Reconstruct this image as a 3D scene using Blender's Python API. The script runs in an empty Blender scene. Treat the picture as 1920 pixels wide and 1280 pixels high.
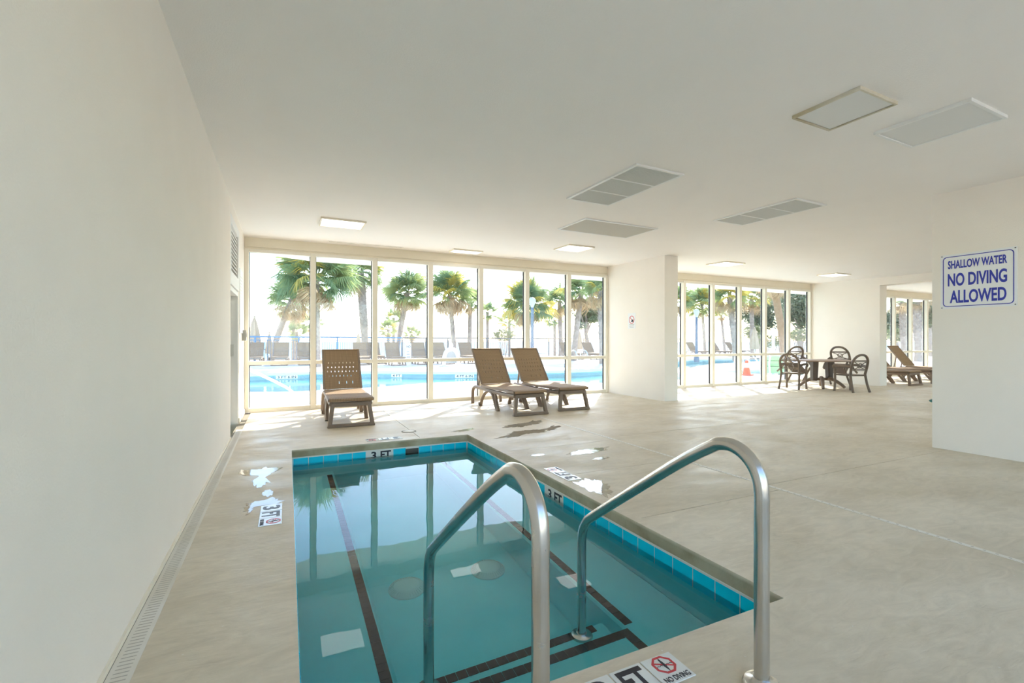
import bpy, bmesh, math, random
from mathutils import Vector, Matrix
random.seed(7)
PI = math.pi
S = bpy.context.scene
C = S.collection

# ------------------------------------------------------------------ camera
F_PX, EYE, YAW = 884.0, 1.12, math.atan(420 / 884.0)
cam_d = bpy.data.cameras.new('camera')
cam_d.sensor_width = 36.0
cam_d.lens = F_PX / 1920 * 36.0
cam_d.clip_end = 6000
cam = bpy.data.objects.new('camera', cam_d)
C.objects.link(cam)
cam.location = (0, 0, EYE)
cam.rotation_euler = (PI / 2, 0, -YAW)
S.camera = cam

# ------------------------------------------------------------------ sky, sun, exposure
SUN_AZ, SUN_EL = math.radians(40.0), math.radians(36.0)      # azimuth measured from +Y towards +X
w = bpy.data.worlds.new('sky'); S.world = w; w.use_nodes = True
nt = w.node_tree; nt.nodes.clear()
sky = nt.nodes.new('ShaderNodeTexSky'); sky.sky_type = 'NISHITA'
sky.sun_disc = False; sky.sun_elevation = SUN_EL; sky.sun_rotation = SUN_AZ
sky.altitude = 0; sky.air_density = 1.0; sky.dust_density = 0.55; sky.ozone_density = 1.0
bg = nt.nodes.new('ShaderNodeBackground'); bg.inputs['Strength'].default_value = 0.23
ow = nt.nodes.new('ShaderNodeOutputWorld')
nt.links.new(sky.outputs[0], bg.inputs[0]); nt.links.new(bg.outputs[0], ow.inputs[0])

sun_d = bpy.data.lights.new('sun', 'SUN'); sun_d.energy = 3.5; sun_d.angle = math.radians(0.6)
sun_d.color = (1.0, 0.89, 0.74)
sun = bpy.data.objects.new('sun', sun_d); C.objects.link(sun)
sdir = Vector((math.sin(SUN_AZ) * math.cos(SUN_EL), math.cos(SUN_AZ) * math.cos(SUN_EL), math.sin(SUN_EL)))
sun.rotation_euler = sdir.to_track_quat('Z', 'Y').to_euler()
sun.location = (10, 20, 20)

LAMP = 1.3                                                     # emission of the ceiling lamps' diffusers
S.view_settings.view_transform = 'Standard'
S.view_settings.look = 'None'
S.view_settings.gamma = 1.0
S.view_settings.use_curve_mapping = False
S.view_settings.exposure = 1.68
S.cycles.max_bounces = 9; S.cycles.diffuse_bounces = 5; S.cycles.glossy_bounces = 3
S.cycles.transmission_bounces = 5; S.cycles.transparent_max_bounces = 12
S.cycles.sample_clamp_indirect = 6.0
S.cycles.use_denoising = True
S.cycles.use_adaptive_sampling = True; S.cycles.adaptive_threshold = 0.10; S.cycles.adaptive_min_samples = 20

# ------------------------------------------------------------------ helpers: mesh builder
class MB:
    def __init__(s): s.v = []; s.f = []
    def add(s, vs, fs):
        o = len(s.v); s.v += [Vector(p) for p in vs]; s.f += [[o + i for i in f] for f in fs]; return s
    def box(s, a, b):
        (x0, y0, z0), (x1, y1, z1) = a, b
        return s.add([(x0,y0,z0),(x1,y0,z0),(x1,y1,z0),(x0,y1,z0),(x0,y0,z1),(x1,y0,z1),(x1,y1,z1),(x0,y1,z1)],
                     [(3,2,1,0),(4,5,6,7),(0,1,5,4),(1,2,6,5),(2,3,7,6),(3,0,4,7)])
    def bar(s, p, q, w, h, up=(0,0,1), w2=None, h2=None):
        p, q = Vector(p), Vector(q); d = (q - p).normalized(); up = Vector(up)
        x = d.cross(up)
        x = x.normalized() if x.length > 1e-6 else Vector((1,0,0))
        y = x.cross(d)
        w2 = w2 or w; h2 = h2 or h
        vs = [p+x*a*w/2+y*b*h/2 for a, b in ((-1,-1),(1,-1),(1,1),(-1,1))] + [q+x*a*w2/2+y*b*h2/2 for a, b in ((-1,-1),(1,-1),(1,1),(-1,1))]
        return s.add(vs, [(0,1,2,3),(7,6,5,4),(4,5,1,0),(5,6,2,1),(6,7,3,2),(7,4,0,3)])
    def tube(s, pts, r, n=10, sy=1.0, closed=False):
        pts = [Vector(p) for p in pts]; m = len(pts)
        rs = r if isinstance(r, (list, tuple)) else [r] * m
        t0 = (pts[1] - pts[0]).normalized()
        nrm = t0.orthogonal().normalized() if abs(t0.x) > .9 else (Vector((1,0,0)) - t0 * t0.x).normalized()
        vs = []; fs = []
        for i, p in enumerate(pts):
            if closed: t = (pts[(i+1) % m] - pts[i-1]).normalized()
            else: t = (pts[min(i+1, m-1)] - pts[max(i-1, 0)]).normalized()
            nrm = (nrm - t * nrm.dot(t)).normalized(); b = t.cross(nrm)
            for k in range(n):
                a = 2 * PI * k / n
                vs.append(p + nrm * math.cos(a) * rs[i] + b * math.sin(a) * rs[i] * sy)
        for i in range(m if closed else m - 1):
            j = (i + 1) % m
            for k in range(n):
                fs.append((i*n+k, i*n+(k+1) % n, j*n+(k+1) % n, j*n+k))
        if not closed:
            fs.append(tuple(range(n-1, -1, -1))); fs.append(tuple((m-1)*n+k for k in range(n)))
        return s.add(vs, fs)
    def prism(s, pts, z0, z1):
        n = len(pts)
        vs = [(x, y, z0) for x, y in pts] + [(x, y, z1) for x, y in pts]
        return s.add(vs, [tuple(range(n-1, -1, -1)), tuple(range(n, 2*n))] + [(i, (i+1) % n, n+(i+1) % n, n+i) for i in range(n)])
    def lathe(s, prof, n=20, c=(0,0,0)):
        vs = []; fs = []
        for r, z in prof:
            for k in range(n):
                a = 2*PI*k/n; vs.append((c[0]+r*math.cos(a), c[1]+r*math.sin(a), c[2]+z))
        for i in range(len(prof)-1):
            for k in range(n): fs.append((i*n+k, i*n+(k+1) % n, (i+1)*n+(k+1) % n, (i+1)*n+k))
        fs.append(tuple(range(n-1, -1, -1))); fs.append(tuple((len(prof)-1)*n+k for k in range(n)))
        return s.add(vs, fs)
    def xform(s, M):
        s.v = [M @ p for p in s.v]; return s
    def mesh(s, name, m, smooth=False):
        me = bpy.data.meshes.new(name)
        me.from_pydata([tuple(p) for p in s.v], [], s.f)
        me.materials.append(m)
        if smooth:
            for p in me.polygons: p.use_smooth = True
            try: me.set_sharp_from_angle(angle=math.radians(40))
            except Exception: pass
        me.update(); return me
    def build(s, name, m, parent=None, smooth=False, bevel=0, world=True, seg=1):
        if parent is not None and world:
            o = Vector(); p = parent
            while p is not None: o += p.location; p = p.parent
            s.v = [q - o for q in s.v]
        me = s.mesh(name, m, smooth)
        if bevel:
            bm = bmesh.new(); bm.from_mesh(me)
            ed = [e for e in bm.edges if len(e.link_faces) == 2 and e.calc_face_angle(0) > .6]
            bmesh.ops.bevel(bm, geom=ed, offset=bevel, offset_type='OFFSET', segments=seg, profile=.5, affect='EDGES', clamp_overlap=True)
            bm.to_mesh(me); bm.free()
        ob = bpy.data.objects.new(name, me); C.objects.link(ob)
        if parent is not None: ob.parent = parent
        return ob

def tag(o, label=None, cat=None, group=None, kind=None):
    if label: o['label'] = label
    if cat: o['category'] = cat
    if group: o['group'] = group
    if kind: o['kind'] = kind
    return o
def thing(name, label, cat, loc=(0,0,0), rz=0, group=None, kind=None):
    o = bpy.data.objects.new(name, None); C.objects.link(o)
    o.location = loc; o.rotation_euler = (0,0,rz); o.empty_display_size = .1
    return tag(o, label, cat, group, kind)
def inst(name, me, parent, loc=(0,0,0), rot=None, scale=None):
    o = bpy.data.objects.new(name, me); C.objects.link(o); o.parent = parent; o.location = loc
    if rot is not None: o.rotation_euler = rot
    if scale is not None: o.scale = scale if isinstance(scale, (tuple, list)) else (scale,)*3
    return o
def copy_tree(o, parent=None):
    c = o.copy(); C.objects.link(c); c.parent = parent
    for ch in list(o.children): copy_tree(ch, c)
    return c
def spline(pts, n=8, closed=True):
    out = []; m = len(pts); P = [Vector(p) for p in pts]
    rng = range(m) if closed else range(m-1)
    for i in rng:
        if closed: a, b, c, d = P[i-1], P[i], P[(i+1) % m], P[(i+2) % m]
        else: a, b, c, d = P[max(i-1,0)], P[i], P[i+1], P[min(i+2,m-1)]
        for k in range(n):
            t = k/n
            out.append(.5*((2*b)+(c-a)*t+(2*a-5*b+4*c-d)*t*t+(3*b-a-3*c+d)*t**3))
    if not closed: out.append(P[-1])
    return out
def fill_with_holes(name, m, outer, holes, z, parent=None, thick=None):
    bm = bmesh.new(); edges = []
    for lp in [outer] + holes:
        vs = [bm.verts.new((p[0], p[1], z)) for p in lp]
        edges += [bm.edges.new((vs[i], vs[(i+1) % len(vs)])) for i in range(len(vs))]
    bmesh.ops.triangle_fill(bm, use_beauty=True, use_dissolve=False, edges=edges)
    for f in bm.faces:
        f.normal_update()
        if f.normal.z < 0: f.normal_flip()
    if thick:
        r = bmesh.ops.extrude_face_region(bm, geom=list(bm.faces))
        bmesh.ops.translate(bm, verts=[g for g in r['geom'] if isinstance(g, bmesh.types.BMVert)], vec=(0,0,-thick))
        bmesh.ops.recalc_face_normals(bm, faces=bm.faces)
    me = bpy.data.meshes.new(name); bm.to_mesh(me); bm.free(); me.materials.append(m)
    o = bpy.data.objects.new(name, me); C.objects.link(o); o.parent = parent
    return o
def text_mesh(txt, m, W, H, depth=.0012):
    """flat lettering fitted into a W x H box centred on the origin, x right, y up, z out"""
    cu = bpy.data.curves.new('lettering', 'FONT'); cu.body = txt; cu.size = 1; cu.resolution_u = 4
    cu.extrude = 0.01; cu.offset = 0.028 if H > .05 else 0.006
    ob = bpy.data.objects.new('lettering', cu); C.objects.link(ob)
    bpy.context.view_layer.update()
    me = bpy.data.meshes.new_from_object(ob.evaluated_get(bpy.context.evaluated_depsgraph_get()))
    bpy.data.objects.remove(ob); bpy.data.curves.remove(cu)
    xs = [v.co.x for v in me.vertices]; ys = [v.co.y for v in me.vertices]
    x0, x1, y0, y1 = min(xs), max(xs), min(ys), max(ys)
    for v in me.vertices:
        v.co = ((v.co.x-(x0+x1)/2)*W/(x1-x0), (v.co.y-(y0+y1)/2)*H/(y1-y0), (v.co.z+.01)/.02*depth)
    me.materials.clear(); me.materials.append(m); me.update()
    return me
def frame(origin, xa, ya):
    x = Vector(xa).normalized(); y = Vector(ya).normalized(); z = x.cross(y)
    M = Matrix.Identity(4)
    for i in range(3): M[i][0], M[i][1], M[i][2], M[i][3] = x[i], y[i], z[i], origin[i]
    return M
def put_text(name, txt, m, W, H, M, parent, label=None):
    me = text_mesh(txt, m, W, H)
    o = bpy.data.objects.new(name, me); C.objects.link(o); o.parent = parent
    off = Vector(); p = parent
    while p is not None: off += p.location; p = p.parent
    M = Matrix.Translation(-off) @ M
    me.transform(M)
    if label: o['label'] = label
    return o

# ------------------------------------------------------------------ helpers: materials
def pmat(name, col, rough=.5, metal=0, spec=.5, trans=0, ior=1.45):
    m = bpy.data.materials.new(name); m.use_nodes = True
    b = m.node_tree.nodes['Principled BSDF']
    b.inputs['Base Color'].default_value = (*col, 1); b.inputs['Roughness'].default_value = rough
    b.inputs['Metallic'].default_value = metal; b.inputs['Specular IOR Level'].default_value = spec
    b.inputs['Transmission Weight'].default_value = trans; b.inputs['IOR'].default_value = ior
    return m
def N(m, t, **kw):
    n = m.node_tree.nodes.new(t)
    for k, v in kw.items(): setattr(n, k, v)
    return n
def L(m, a, b): m.node_tree.links.new(a, b)
def nmat(name, c1, c2, scale=4, rough=.6, bump=0, bscale=80, detail=5, stretch=(1,1,1), rough2=None, world=True, spec=.5, dist=.02, metal=0, lo=.3, hi=.7):
    m = pmat(name, c1, rough, spec=spec, metal=metal); b = m.node_tree.nodes['Principled BSDF']
    if world: co = N(m, 'ShaderNodeNewGeometry').outputs['Position']
    else: co = N(m, 'ShaderNodeTexCoord').outputs['Object']
    mp = N(m, 'ShaderNodeMapping'); mp.inputs['Scale'].default_value = stretch; L(m, co, mp.inputs[0])
    nz = N(m, 'ShaderNodeTexNoise'); nz.inputs['Scale'].default_value = scale; nz.inputs['Detail'].default_value = detail
    L(m, mp.outputs[0], nz.inputs['Vector'])
    cr = N(m, 'ShaderNodeValToRGB'); cr.color_ramp.elements[0].position = lo; cr.color_ramp.elements[1].position = hi
    cr.color_ramp.elements[0].color = (*c1, 1); cr.color_ramp.elements[1].color = (*c2, 1)
    L(m, nz.outputs['Fac'], cr.inputs[0]); L(m, cr.outputs[0], b.inputs['Base Color'])
    if rough2 is not None:
        mr = N(m, 'ShaderNodeMapRange'); mr.inputs[3].default_value = rough; mr.inputs[4].default_value = rough2
        mr.inputs[1].default_value = lo; mr.inputs[2].default_value = hi
        L(m, nz.outputs['Fac'], mr.inputs[0]); L(m, mr.outputs[0], b.inputs['Roughness'])
    if bump:
        n2 = N(m, 'ShaderNodeTexNoise'); n2.inputs['Scale'].default_value = bscale; n2.inputs['Detail'].default_value = 3
        L(m, co, n2.inputs['Vector'])
        bp = N(m, 'ShaderNodeBump'); bp.inputs['Strength'].default_value = bump; bp.inputs['Distance'].default_value = dist
        L(m, n2.outputs['Fac'], bp.inputs['Height']); L(m, bp.outputs[0], b.inputs['Normal'])
    return m

def thin_fresnel(m, ior):
    """Fresnel factor that is the same from either side of a thin sheet"""
    g = N(m, 'ShaderNodeNewGeometry'); mr = N(m, 'ShaderNodeMapRange'); L(m, g.outputs['Backfacing'], mr.inputs[0])
    mr.inputs[3].default_value = ior; mr.inputs[4].default_value = 1/ior
    fr = N(m, 'ShaderNodeFresnel'); L(m, mr.outputs[0], fr.inputs['IOR']); return fr
M = {}
M['wall'] = nmat('wall_paint', (.905,.85,.775), (.925,.87,.795), 3, .75, .35, 130, dist=.004)
M['ceil'] = nmat('ceiling_paint', (.905,.87,.83), (.92,.885,.845), 2, .8, .3, 110, dist=.004)
M['trim'] = nmat('cream_trim', (.87,.80,.65), (.90,.83,.69), 3, .6)
M['soffit'] = nmat('soffit_paint', (.90,.87,.76), (.92,.89,.79), 2, .7)
M['frame'] = nmat('cream_aluminium', (.83,.79,.68), (.86,.82,.72), 2, .45)
M['gasket'] = pmat('black_gasket', (.06,.06,.065), .6)
M['floor'] = None
def deck_mat(name='deck_concrete', stain=False):
    m = pmat(name, (.6,.55,.45), .45); b = m.node_tree.nodes['Principled BSDF']
    pos = N(m, 'ShaderNodeNewGeometry').outputs['Position']
    def noise(scale, detail, stretch, dist=0.0, rough=.5):
        mp = N(m, 'ShaderNodeMapping'); mp.inputs['Scale'].default_value = stretch; L(m, pos, mp.inputs[0])
        n = N(m, 'ShaderNodeTexNoise'); n.inputs['Scale'].default_value = scale; n.inputs['Detail'].default_value = detail
        n.inputs['Distortion'].default_value = dist; n.inputs['Roughness'].default_value = rough; L(m, mp.outputs[0], n.inputs['Vector']); return n.outputs['Fac']
    def ramp(src, p0, p1, c0, c1):
        r = N(m, 'ShaderNodeValToRGB'); r.color_ramp.elements[0].position = p0; r.color_ramp.elements[1].position = p1
        r.color_ramp.elements[0].color = (*c0,1); r.color_ramp.elements[1].color = (*c1,1); L(m, src, r.inputs[0]); return r.outputs[0]
    def mix(f, a, b_, mode='MIX'):
        x = N(m, 'ShaderNodeMix', data_type='RGBA', blend_type=mode)
        if isinstance(f, float): x.inputs[0].default_value = f
        else: L(m, f, x.inputs[0])
        L(m, a, x.inputs[6]); L(m, b_, x.inputs[7]); return x.outputs[2]
    cloud = ramp(noise(.9, 7, (1,1.6,1), .6), .30, .72, (.64,.55,.41), (.78,.695,.555))
    streak = ramp(noise(6.0, 7, (.8,2.2,1), 1.6, .65), .25, .75, (.86,.85,.83), (1.08,1.08,1.08))
    col = mix(1.0, cloud, streak, 'MULTIPLY')
    yel = ramp(noise(1.15, 3, (1,1.3,1), .8), .60, .76, (0,0,0), (.55,.55,.55))
    ye = N(m, 'ShaderNodeRGB'); ye.outputs[0].default_value = (.58,.49,.32,1)
    col = mix(yel, col, ye.outputs[0])
    spk = ramp(noise(46, 2, (1,1,1)), .73, .77, (0,0,0), (.55,.55,.55))
    wh = N(m, 'ShaderNodeRGB'); wh.outputs[0].default_value = (.80,.79,.75,1)
    col = mix(spk, col, wh.outputs[0])
    L(m, col, b.inputs['Base Color'])
    rg = N(m, 'ShaderNodeMapRange'); rg.inputs[1].default_value = .3; rg.inputs[2].default_value = .7; rg.inputs[3].default_value = .34; rg.inputs[4].default_value = .62
    L(m, noise(2.2, 5, (1,1.8,1), .5), rg.inputs[0]); L(m, rg.outputs[0], b.inputs['Roughness'])
    bp = N(m, 'ShaderNodeBump'); bp.inputs['Strength'].default_value = .35; bp.inputs['Distance'].default_value = .006
    L(m, noise(22, 5, (.5,1.8,1), .8), bp.inputs['Height']); L(m, bp.outputs[0], b.inputs['Normal'])
    return m
M['floor'] = deck_mat()
M['grout'] = pmat('joint_dark', (.25,.23,.19), .9)
M['coping'] = None
M['drain'] = nmat('drain_plastic', (.84,.81,.74), (.76,.70,.58), 3, .5)
M['slot'] = pmat('slot_dark', (.10,.10,.09), .8)
M['slot_soft'] = pmat('slot_soft', (.52,.48,.41), .8)
M['plaster'] = nmat('pool_plaster', (.17,.84,.93), (.21,.88,.96), 2.5, .7)
M['tile_blue'] = nmat('blue_glazed_tile', (.0,.62,.90), (.0,.70,.96), 6, .12)
M['tile_white'] = pmat('white_glazed_tile', (.82,.82,.78), .15)
M['tile_black'] = nmat('charcoal_tile', (.025,.03,.04), (.045,.05,.06), 30, .5)
M['drain_water_tint'] = pmat('water_tinted_plastic', (.42,.84,.86), .5)  # white drain covers; the tint water gives them is put into the colour
M['ink'] = pmat('black_lettering', (.02,.02,.03), .4)
M['red'] = pmat('red_print', (.62,.05,.06), .4)
M['blue_ink'] = pmat('blue_print', (.045,.06,.42), .4)
M['sign'] = pmat('sign_plastic', (.86,.87,.87), .35)
M['screw'] = pmat('steel_screw', (.25,.24,.22), .4, metal=1)
M['white'] = nmat('white_paint', (.84,.84,.82), (.86,.86,.84), 3, .5)
M['grey'] = pmat('grey_plastic', (.42,.41,.38), .5)
M['steel'] = nmat('brushed_steel', (.60,.58,.55), (.66,.64,.61), 9, .20, 0, rough2=.28, metal=1)
M['rattan'] = None
M['resin'] = nmat('brown_resin', (.20,.145,.105), (.25,.185,.135), 4, .45)
M['chair_resin'] = nmat('chair_resin', (.13,.095,.07), (.18,.135,.10), 5, .45)
M['resin_dark'] = nmat('dark_resin', (.10,.075,.06), (.14,.105,.08), 6, .45)
M['table_top'] = nmat('table_resin', (.30,.20,.15), (.36,.25,.19), 3, .4)
M['deck_out'] = nmat('pool_deck_concrete', (.66,.63,.58), (.74,.71,.66), .8, .85, 0)
M['bounce_court'] = nmat('tan_bounce_paving', (.70,.57,.42), (.78,.65,.50), 1.2, .9)  # paving of the added court, toned warm for the light it bounces
M['sand'] = nmat('beach_sand', (.62,.50,.36), (.72,.60,.45), .4, .95)
M['umbrella'] = nmat('umbrella_canvas', (.50,.38,.26), (.58,.46,.33), 3, .9)
M['rail_blue'] = pmat('blue_railing', (.06,.24,.46), .45)
M['rail_dark'] = pmat('bronze_railing', (.10,.12,.15), .5)
M['bark'] = nmat('palm_bark', (.27,.22,.19), (.42,.36,.31), 7, .95, .6, 9, dist=.05)
M['bark_orange'] = nmat('orange_pine_bark', (.30,.19,.11), (.40,.27,.17), 6, .95, .6, 9, dist=.05)  # orange-brown bark of the leaning trunk
M['lamp_post'] = pmat('blue_grey_metal', (.13,.17,.24), .5)
M['lantern'] = pmat('lantern_glass', (.55,.56,.56), .3)
M['life'] = pmat('white_fibreglass', (.8,.8,.8), .4)
M['cone'] = pmat('orange_vinyl', (.85,.13,.05), .5)
M['lime'] = pmat('lime_fibreglass', (.42,.80,.36), .35)
M['lime2'] = pmat('dark_green_seam', (.05,.20,.08), .5)
M['vent_grey'] = pmat('vent_louvre', (.72,.72,.68), .6)
M['vent_pale'] = pmat('vent_louvre_pale', (.70,.67,.60), .6)
M['vent_back'] = pmat('vent_backing', (.50,.51,.48), .8)  # mid grey backing plate behind the louvre fins
M['dark_glass'] = pmat('dark_glazing', (.03,.03,.035), .6, spec=.1)

# concrete edge of the pool: worn brown-green stain on its upright face
def coping_mat():
    m = deck_mat('coping_concrete')
    b = m.node_tree.nodes['Principled BSDF']
    old = b.inputs['Base Color'].links[0].from_socket
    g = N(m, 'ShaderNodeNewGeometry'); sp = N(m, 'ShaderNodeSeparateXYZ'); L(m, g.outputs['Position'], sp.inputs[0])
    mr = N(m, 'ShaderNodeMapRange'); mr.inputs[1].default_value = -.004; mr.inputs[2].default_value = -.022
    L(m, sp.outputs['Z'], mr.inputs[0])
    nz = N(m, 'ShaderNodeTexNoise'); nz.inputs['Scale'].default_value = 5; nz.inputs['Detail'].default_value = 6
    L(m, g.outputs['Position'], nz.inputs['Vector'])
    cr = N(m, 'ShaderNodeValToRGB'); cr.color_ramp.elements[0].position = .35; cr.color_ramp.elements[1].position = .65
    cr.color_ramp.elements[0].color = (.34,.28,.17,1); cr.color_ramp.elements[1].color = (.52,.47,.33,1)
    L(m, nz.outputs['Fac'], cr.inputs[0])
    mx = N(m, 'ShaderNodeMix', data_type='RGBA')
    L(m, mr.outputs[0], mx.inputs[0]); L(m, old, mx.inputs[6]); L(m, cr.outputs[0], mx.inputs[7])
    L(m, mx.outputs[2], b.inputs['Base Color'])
    return m
M['coping'] = coping_mat()

def weave_mat():
    m = pmat('woven_sling', (.33,.22,.13), .7); b = m.node_tree.nodes['Principled BSDF']
    tc = N(m, 'ShaderNodeTexCoord')
    w1 = N(m, 'ShaderNodeTexWave', wave_type='BANDS', bands_direction='Y'); w1.inputs['Scale'].default_value = 26
    w2 = N(m, 'ShaderNodeTexWave', wave_type='BANDS', bands_direction='X'); w2.inputs['Scale'].default_value = 16
    L(m, tc.outputs['UV'], w1.inputs[0]); L(m, tc.outputs['UV'], w2.inputs[0])
    L(m, tc.outputs['Object'], w1.inputs[0]); L(m, tc.outputs['Object'], w2.inputs[0])
    a = N(m, 'ShaderNodeMath', operation='MULTIPLY'); L(m, w1.outputs['Fac'], a.inputs[0]); L(m, w2.outputs['Fac'], a.inputs[1])
    cr = N(m, 'ShaderNodeValToRGB'); cr.color_ramp.elements[0].color = (.23,.15,.085,1); cr.color_ramp.elements[1].color = (.42,.29,.17,1)
    L(m, a.outputs[0], cr.inputs[0]); L(m, cr.outputs[0], b.inputs['Base Color'])
    return m
M['rattan'] = weave_mat()

def glass_mat():
    m = bpy.data.materials.new('window_glass'); m.use_nodes = True; t = m.node_tree; t.nodes.clear()
    tr = N(m, 'ShaderNodeBsdfTransparent'); tr.inputs[0].default_value = (.97,.985,.98,1)
    gl = N(m, 'ShaderNodeBsdfGlossy'); gl.inputs['Roughness'].default_value = 0.0
    fr = thin_fresnel(m, 1.35)
    mx = N(m, 'ShaderNodeMixShader'); L(m, fr.outputs[0], mx.inputs[0]); L(m, tr.outputs[0], mx.inputs[1]); L(m, gl.outputs[0], mx.inputs[2])
    # faint whitish translucent veil over the lower half of the panes, ragged on top
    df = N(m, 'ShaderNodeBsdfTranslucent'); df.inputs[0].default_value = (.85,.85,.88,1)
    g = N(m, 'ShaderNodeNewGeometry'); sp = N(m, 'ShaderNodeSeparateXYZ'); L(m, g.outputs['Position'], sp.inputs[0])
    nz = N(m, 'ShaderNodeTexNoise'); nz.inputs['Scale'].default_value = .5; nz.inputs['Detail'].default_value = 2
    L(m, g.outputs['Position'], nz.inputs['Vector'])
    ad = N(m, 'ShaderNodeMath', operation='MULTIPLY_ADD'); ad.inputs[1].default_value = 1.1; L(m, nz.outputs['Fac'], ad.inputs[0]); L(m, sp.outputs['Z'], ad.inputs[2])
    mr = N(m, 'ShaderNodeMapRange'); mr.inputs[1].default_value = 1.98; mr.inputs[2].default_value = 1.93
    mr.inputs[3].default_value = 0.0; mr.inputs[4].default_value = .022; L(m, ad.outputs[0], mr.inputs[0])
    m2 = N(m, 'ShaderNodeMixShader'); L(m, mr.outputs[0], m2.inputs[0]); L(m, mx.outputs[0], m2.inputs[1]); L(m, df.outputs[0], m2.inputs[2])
    o = N(m, 'ShaderNodeOutputMaterial'); L(m, m2.outputs[0], o.inputs[0])
    return m
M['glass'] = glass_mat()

def water_mat():                                              # refracting water of the indoor pool
    m = bpy.data.materials.new('pool_water'); m.use_nodes = True; t = m.node_tree; t.nodes.clear()
    rf = N(m, 'ShaderNodeBsdfRefraction'); rf.inputs['Color'].default_value = (.95,.995,.995,1); rf.inputs['IOR'].default_value = 1.33; rf.inputs['Roughness'].default_value = 0
    gl = N(m, 'ShaderNodeBsdfGlossy'); gl.inputs['Roughness'].default_value = 0.0
    fr = N(m, 'ShaderNodeFresnel'); fr.inputs['IOR'].default_value = 1.33
    nz = N(m, 'ShaderNodeTexNoise'); nz.inputs['Scale'].default_value = 3.0; nz.inputs['Detail'].default_value = 2
    g = N(m, 'ShaderNodeNewGeometry'); L(m, g.outputs['Position'], nz.inputs['Vector'])
    bp = N(m, 'ShaderNodeBump'); bp.inputs['Strength'].default_value = .05; bp.inputs['Distance'].default_value = .02
    L(m, nz.outputs['Fac'], bp.inputs['Height'])
    for n in (rf, gl, fr): L(m, bp.outputs[0], n.inputs['Normal'])
    mx = N(m, 'ShaderNodeMixShader'); L(m, fr.outputs[0], mx.inputs[0]); L(m, rf.outputs[0], mx.inputs[1]); L(m, gl.outputs[0], mx.inputs[2])
    o = N(m, 'ShaderNodeOutputMaterial'); L(m, mx.outputs[0], o.inputs[0])
    return m
M['water'] = water_mat()
def clear_water(name, col, bump=.15, scale=2.0):               # see-through water in full sun
    m = bpy.data.materials.new(name); m.use_nodes = True; t = m.node_tree; t.nodes.clear()
    tr = N(m, 'ShaderNodeBsdfTransparent'); tr.inputs[0].default_value = (*col, 1)
    gl = N(m, 'ShaderNodeBsdfGlossy'); gl.inputs['Roughness'].default_value = 0.02
    fr = thin_fresnel(m, 1.33)
    nz = N(m, 'ShaderNodeTexNoise'); nz.inputs['Scale'].default_value = scale; nz.inputs['Detail'].default_value = 3
    g = N(m, 'ShaderNodeNewGeometry'); L(m, g.outputs['Position'], nz.inputs['Vector'])
    bp = N(m, 'ShaderNodeBump'); bp.inputs['Strength'].default_value = bump; bp.inputs['Distance'].default_value = .05
    L(m, nz.outputs['Fac'], bp.inputs['Height'])
    for n in (gl, fr): L(m, bp.outputs[0], n.inputs['Normal'])
    mx = N(m, 'ShaderNodeMixShader'); L(m, fr.outputs[0], mx.inputs[0]); L(m, tr.outputs[0], mx.inputs[1]); L(m, gl.outputs[0], mx.inputs[2])
    o = N(m, 'ShaderNodeOutputMaterial'); L(m, mx.outputs[0], o.inputs[0])
    return m
M['water_out'] = clear_water('outdoor_pool_water', (.80,.955,.97))
M['water_spa'] = clear_water('spa_water', (.25,.62,.50), .05)
M['spa_green'] = nmat('green_spa_plaster', (.02,.16,.12), (.03,.22,.17), 4, .6)
M['puddle'] = None
def puddle_mat():
    m = nmat('wet_concrete', (.36,.31,.23), (.44,.39,.31), 6, .02, .12, 14, dist=.006, spec=.6)
    return m
M['puddle'] = puddle_mat()
def leaf_mat(name, c1, c2, tr=.45):
    m = bpy.data.materials.new(name); m.use_nodes = True; b = m.node_tree.nodes['Principled BSDF']; b.inputs['Roughness'].default_value = .45
    oi = N(m, 'ShaderNodeObjectInfo'); g = N(m, 'ShaderNodeNewGeometry')
    nz = N(m, 'ShaderNodeTexNoise'); nz.inputs['Scale'].default_value = 1.3; L(m, g.outputs['Position'], nz.inputs['Vector'])
    ad = N(m, 'ShaderNodeMath', operation='MULTIPLY_ADD'); ad.inputs[1].default_value = .5; L(m, oi.outputs['Random'], ad.inputs[0])
    hf = N(m, 'ShaderNodeMath', operation='MULTIPLY'); hf.inputs[1].default_value = .5; L(m, nz.outputs['Fac'], hf.inputs[0]); L(m, hf.outputs[0], ad.inputs[2])
    cr = N(m, 'ShaderNodeValToRGB'); cr.color_ramp.elements[0].color = (*c1,1); cr.color_ramp.elements[1].color = (*c2,1)
    cr.color_ramp.elements[0].position = .25; cr.color_ramp.elements[1].position = .8
    L(m, ad.outputs[0], cr.inputs[0]); L(m, cr.outputs[0], b.inputs['Base Color'])
    tl = N(m, 'ShaderNodeBsdfTranslucent'); L(m, cr.outputs[0], tl.inputs[0])
    mx = N(m, 'ShaderNodeMixShader'); mx.inputs[0].default_value = tr
    L(m, b.outputs[0], mx.inputs[1]); L(m, tl.outputs[0], mx.inputs[2])
    L(m, mx.outputs[0], m.node_tree.nodes['Material Output'].inputs[0])
    return m
M['frond'] = leaf_mat('palm_green', (.20,.31,.17), (.46,.52,.22), .5)
M['frond_yellow'] = leaf_mat('palm_yellowing', (.55,.48,.14), (.80,.62,.12), .5)
M['frond_dead'] = leaf_mat('palm_dead_brown', (.46,.34,.21), (.62,.47,.29), .4)
M['leaf'] = leaf_mat('oak_leaf', (.14,.20,.13), (.28,.32,.18))
M['leaf_bush'] = leaf_mat('shrub_leaf', (.14,.20,.10), (.32,.36,.16))
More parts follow.
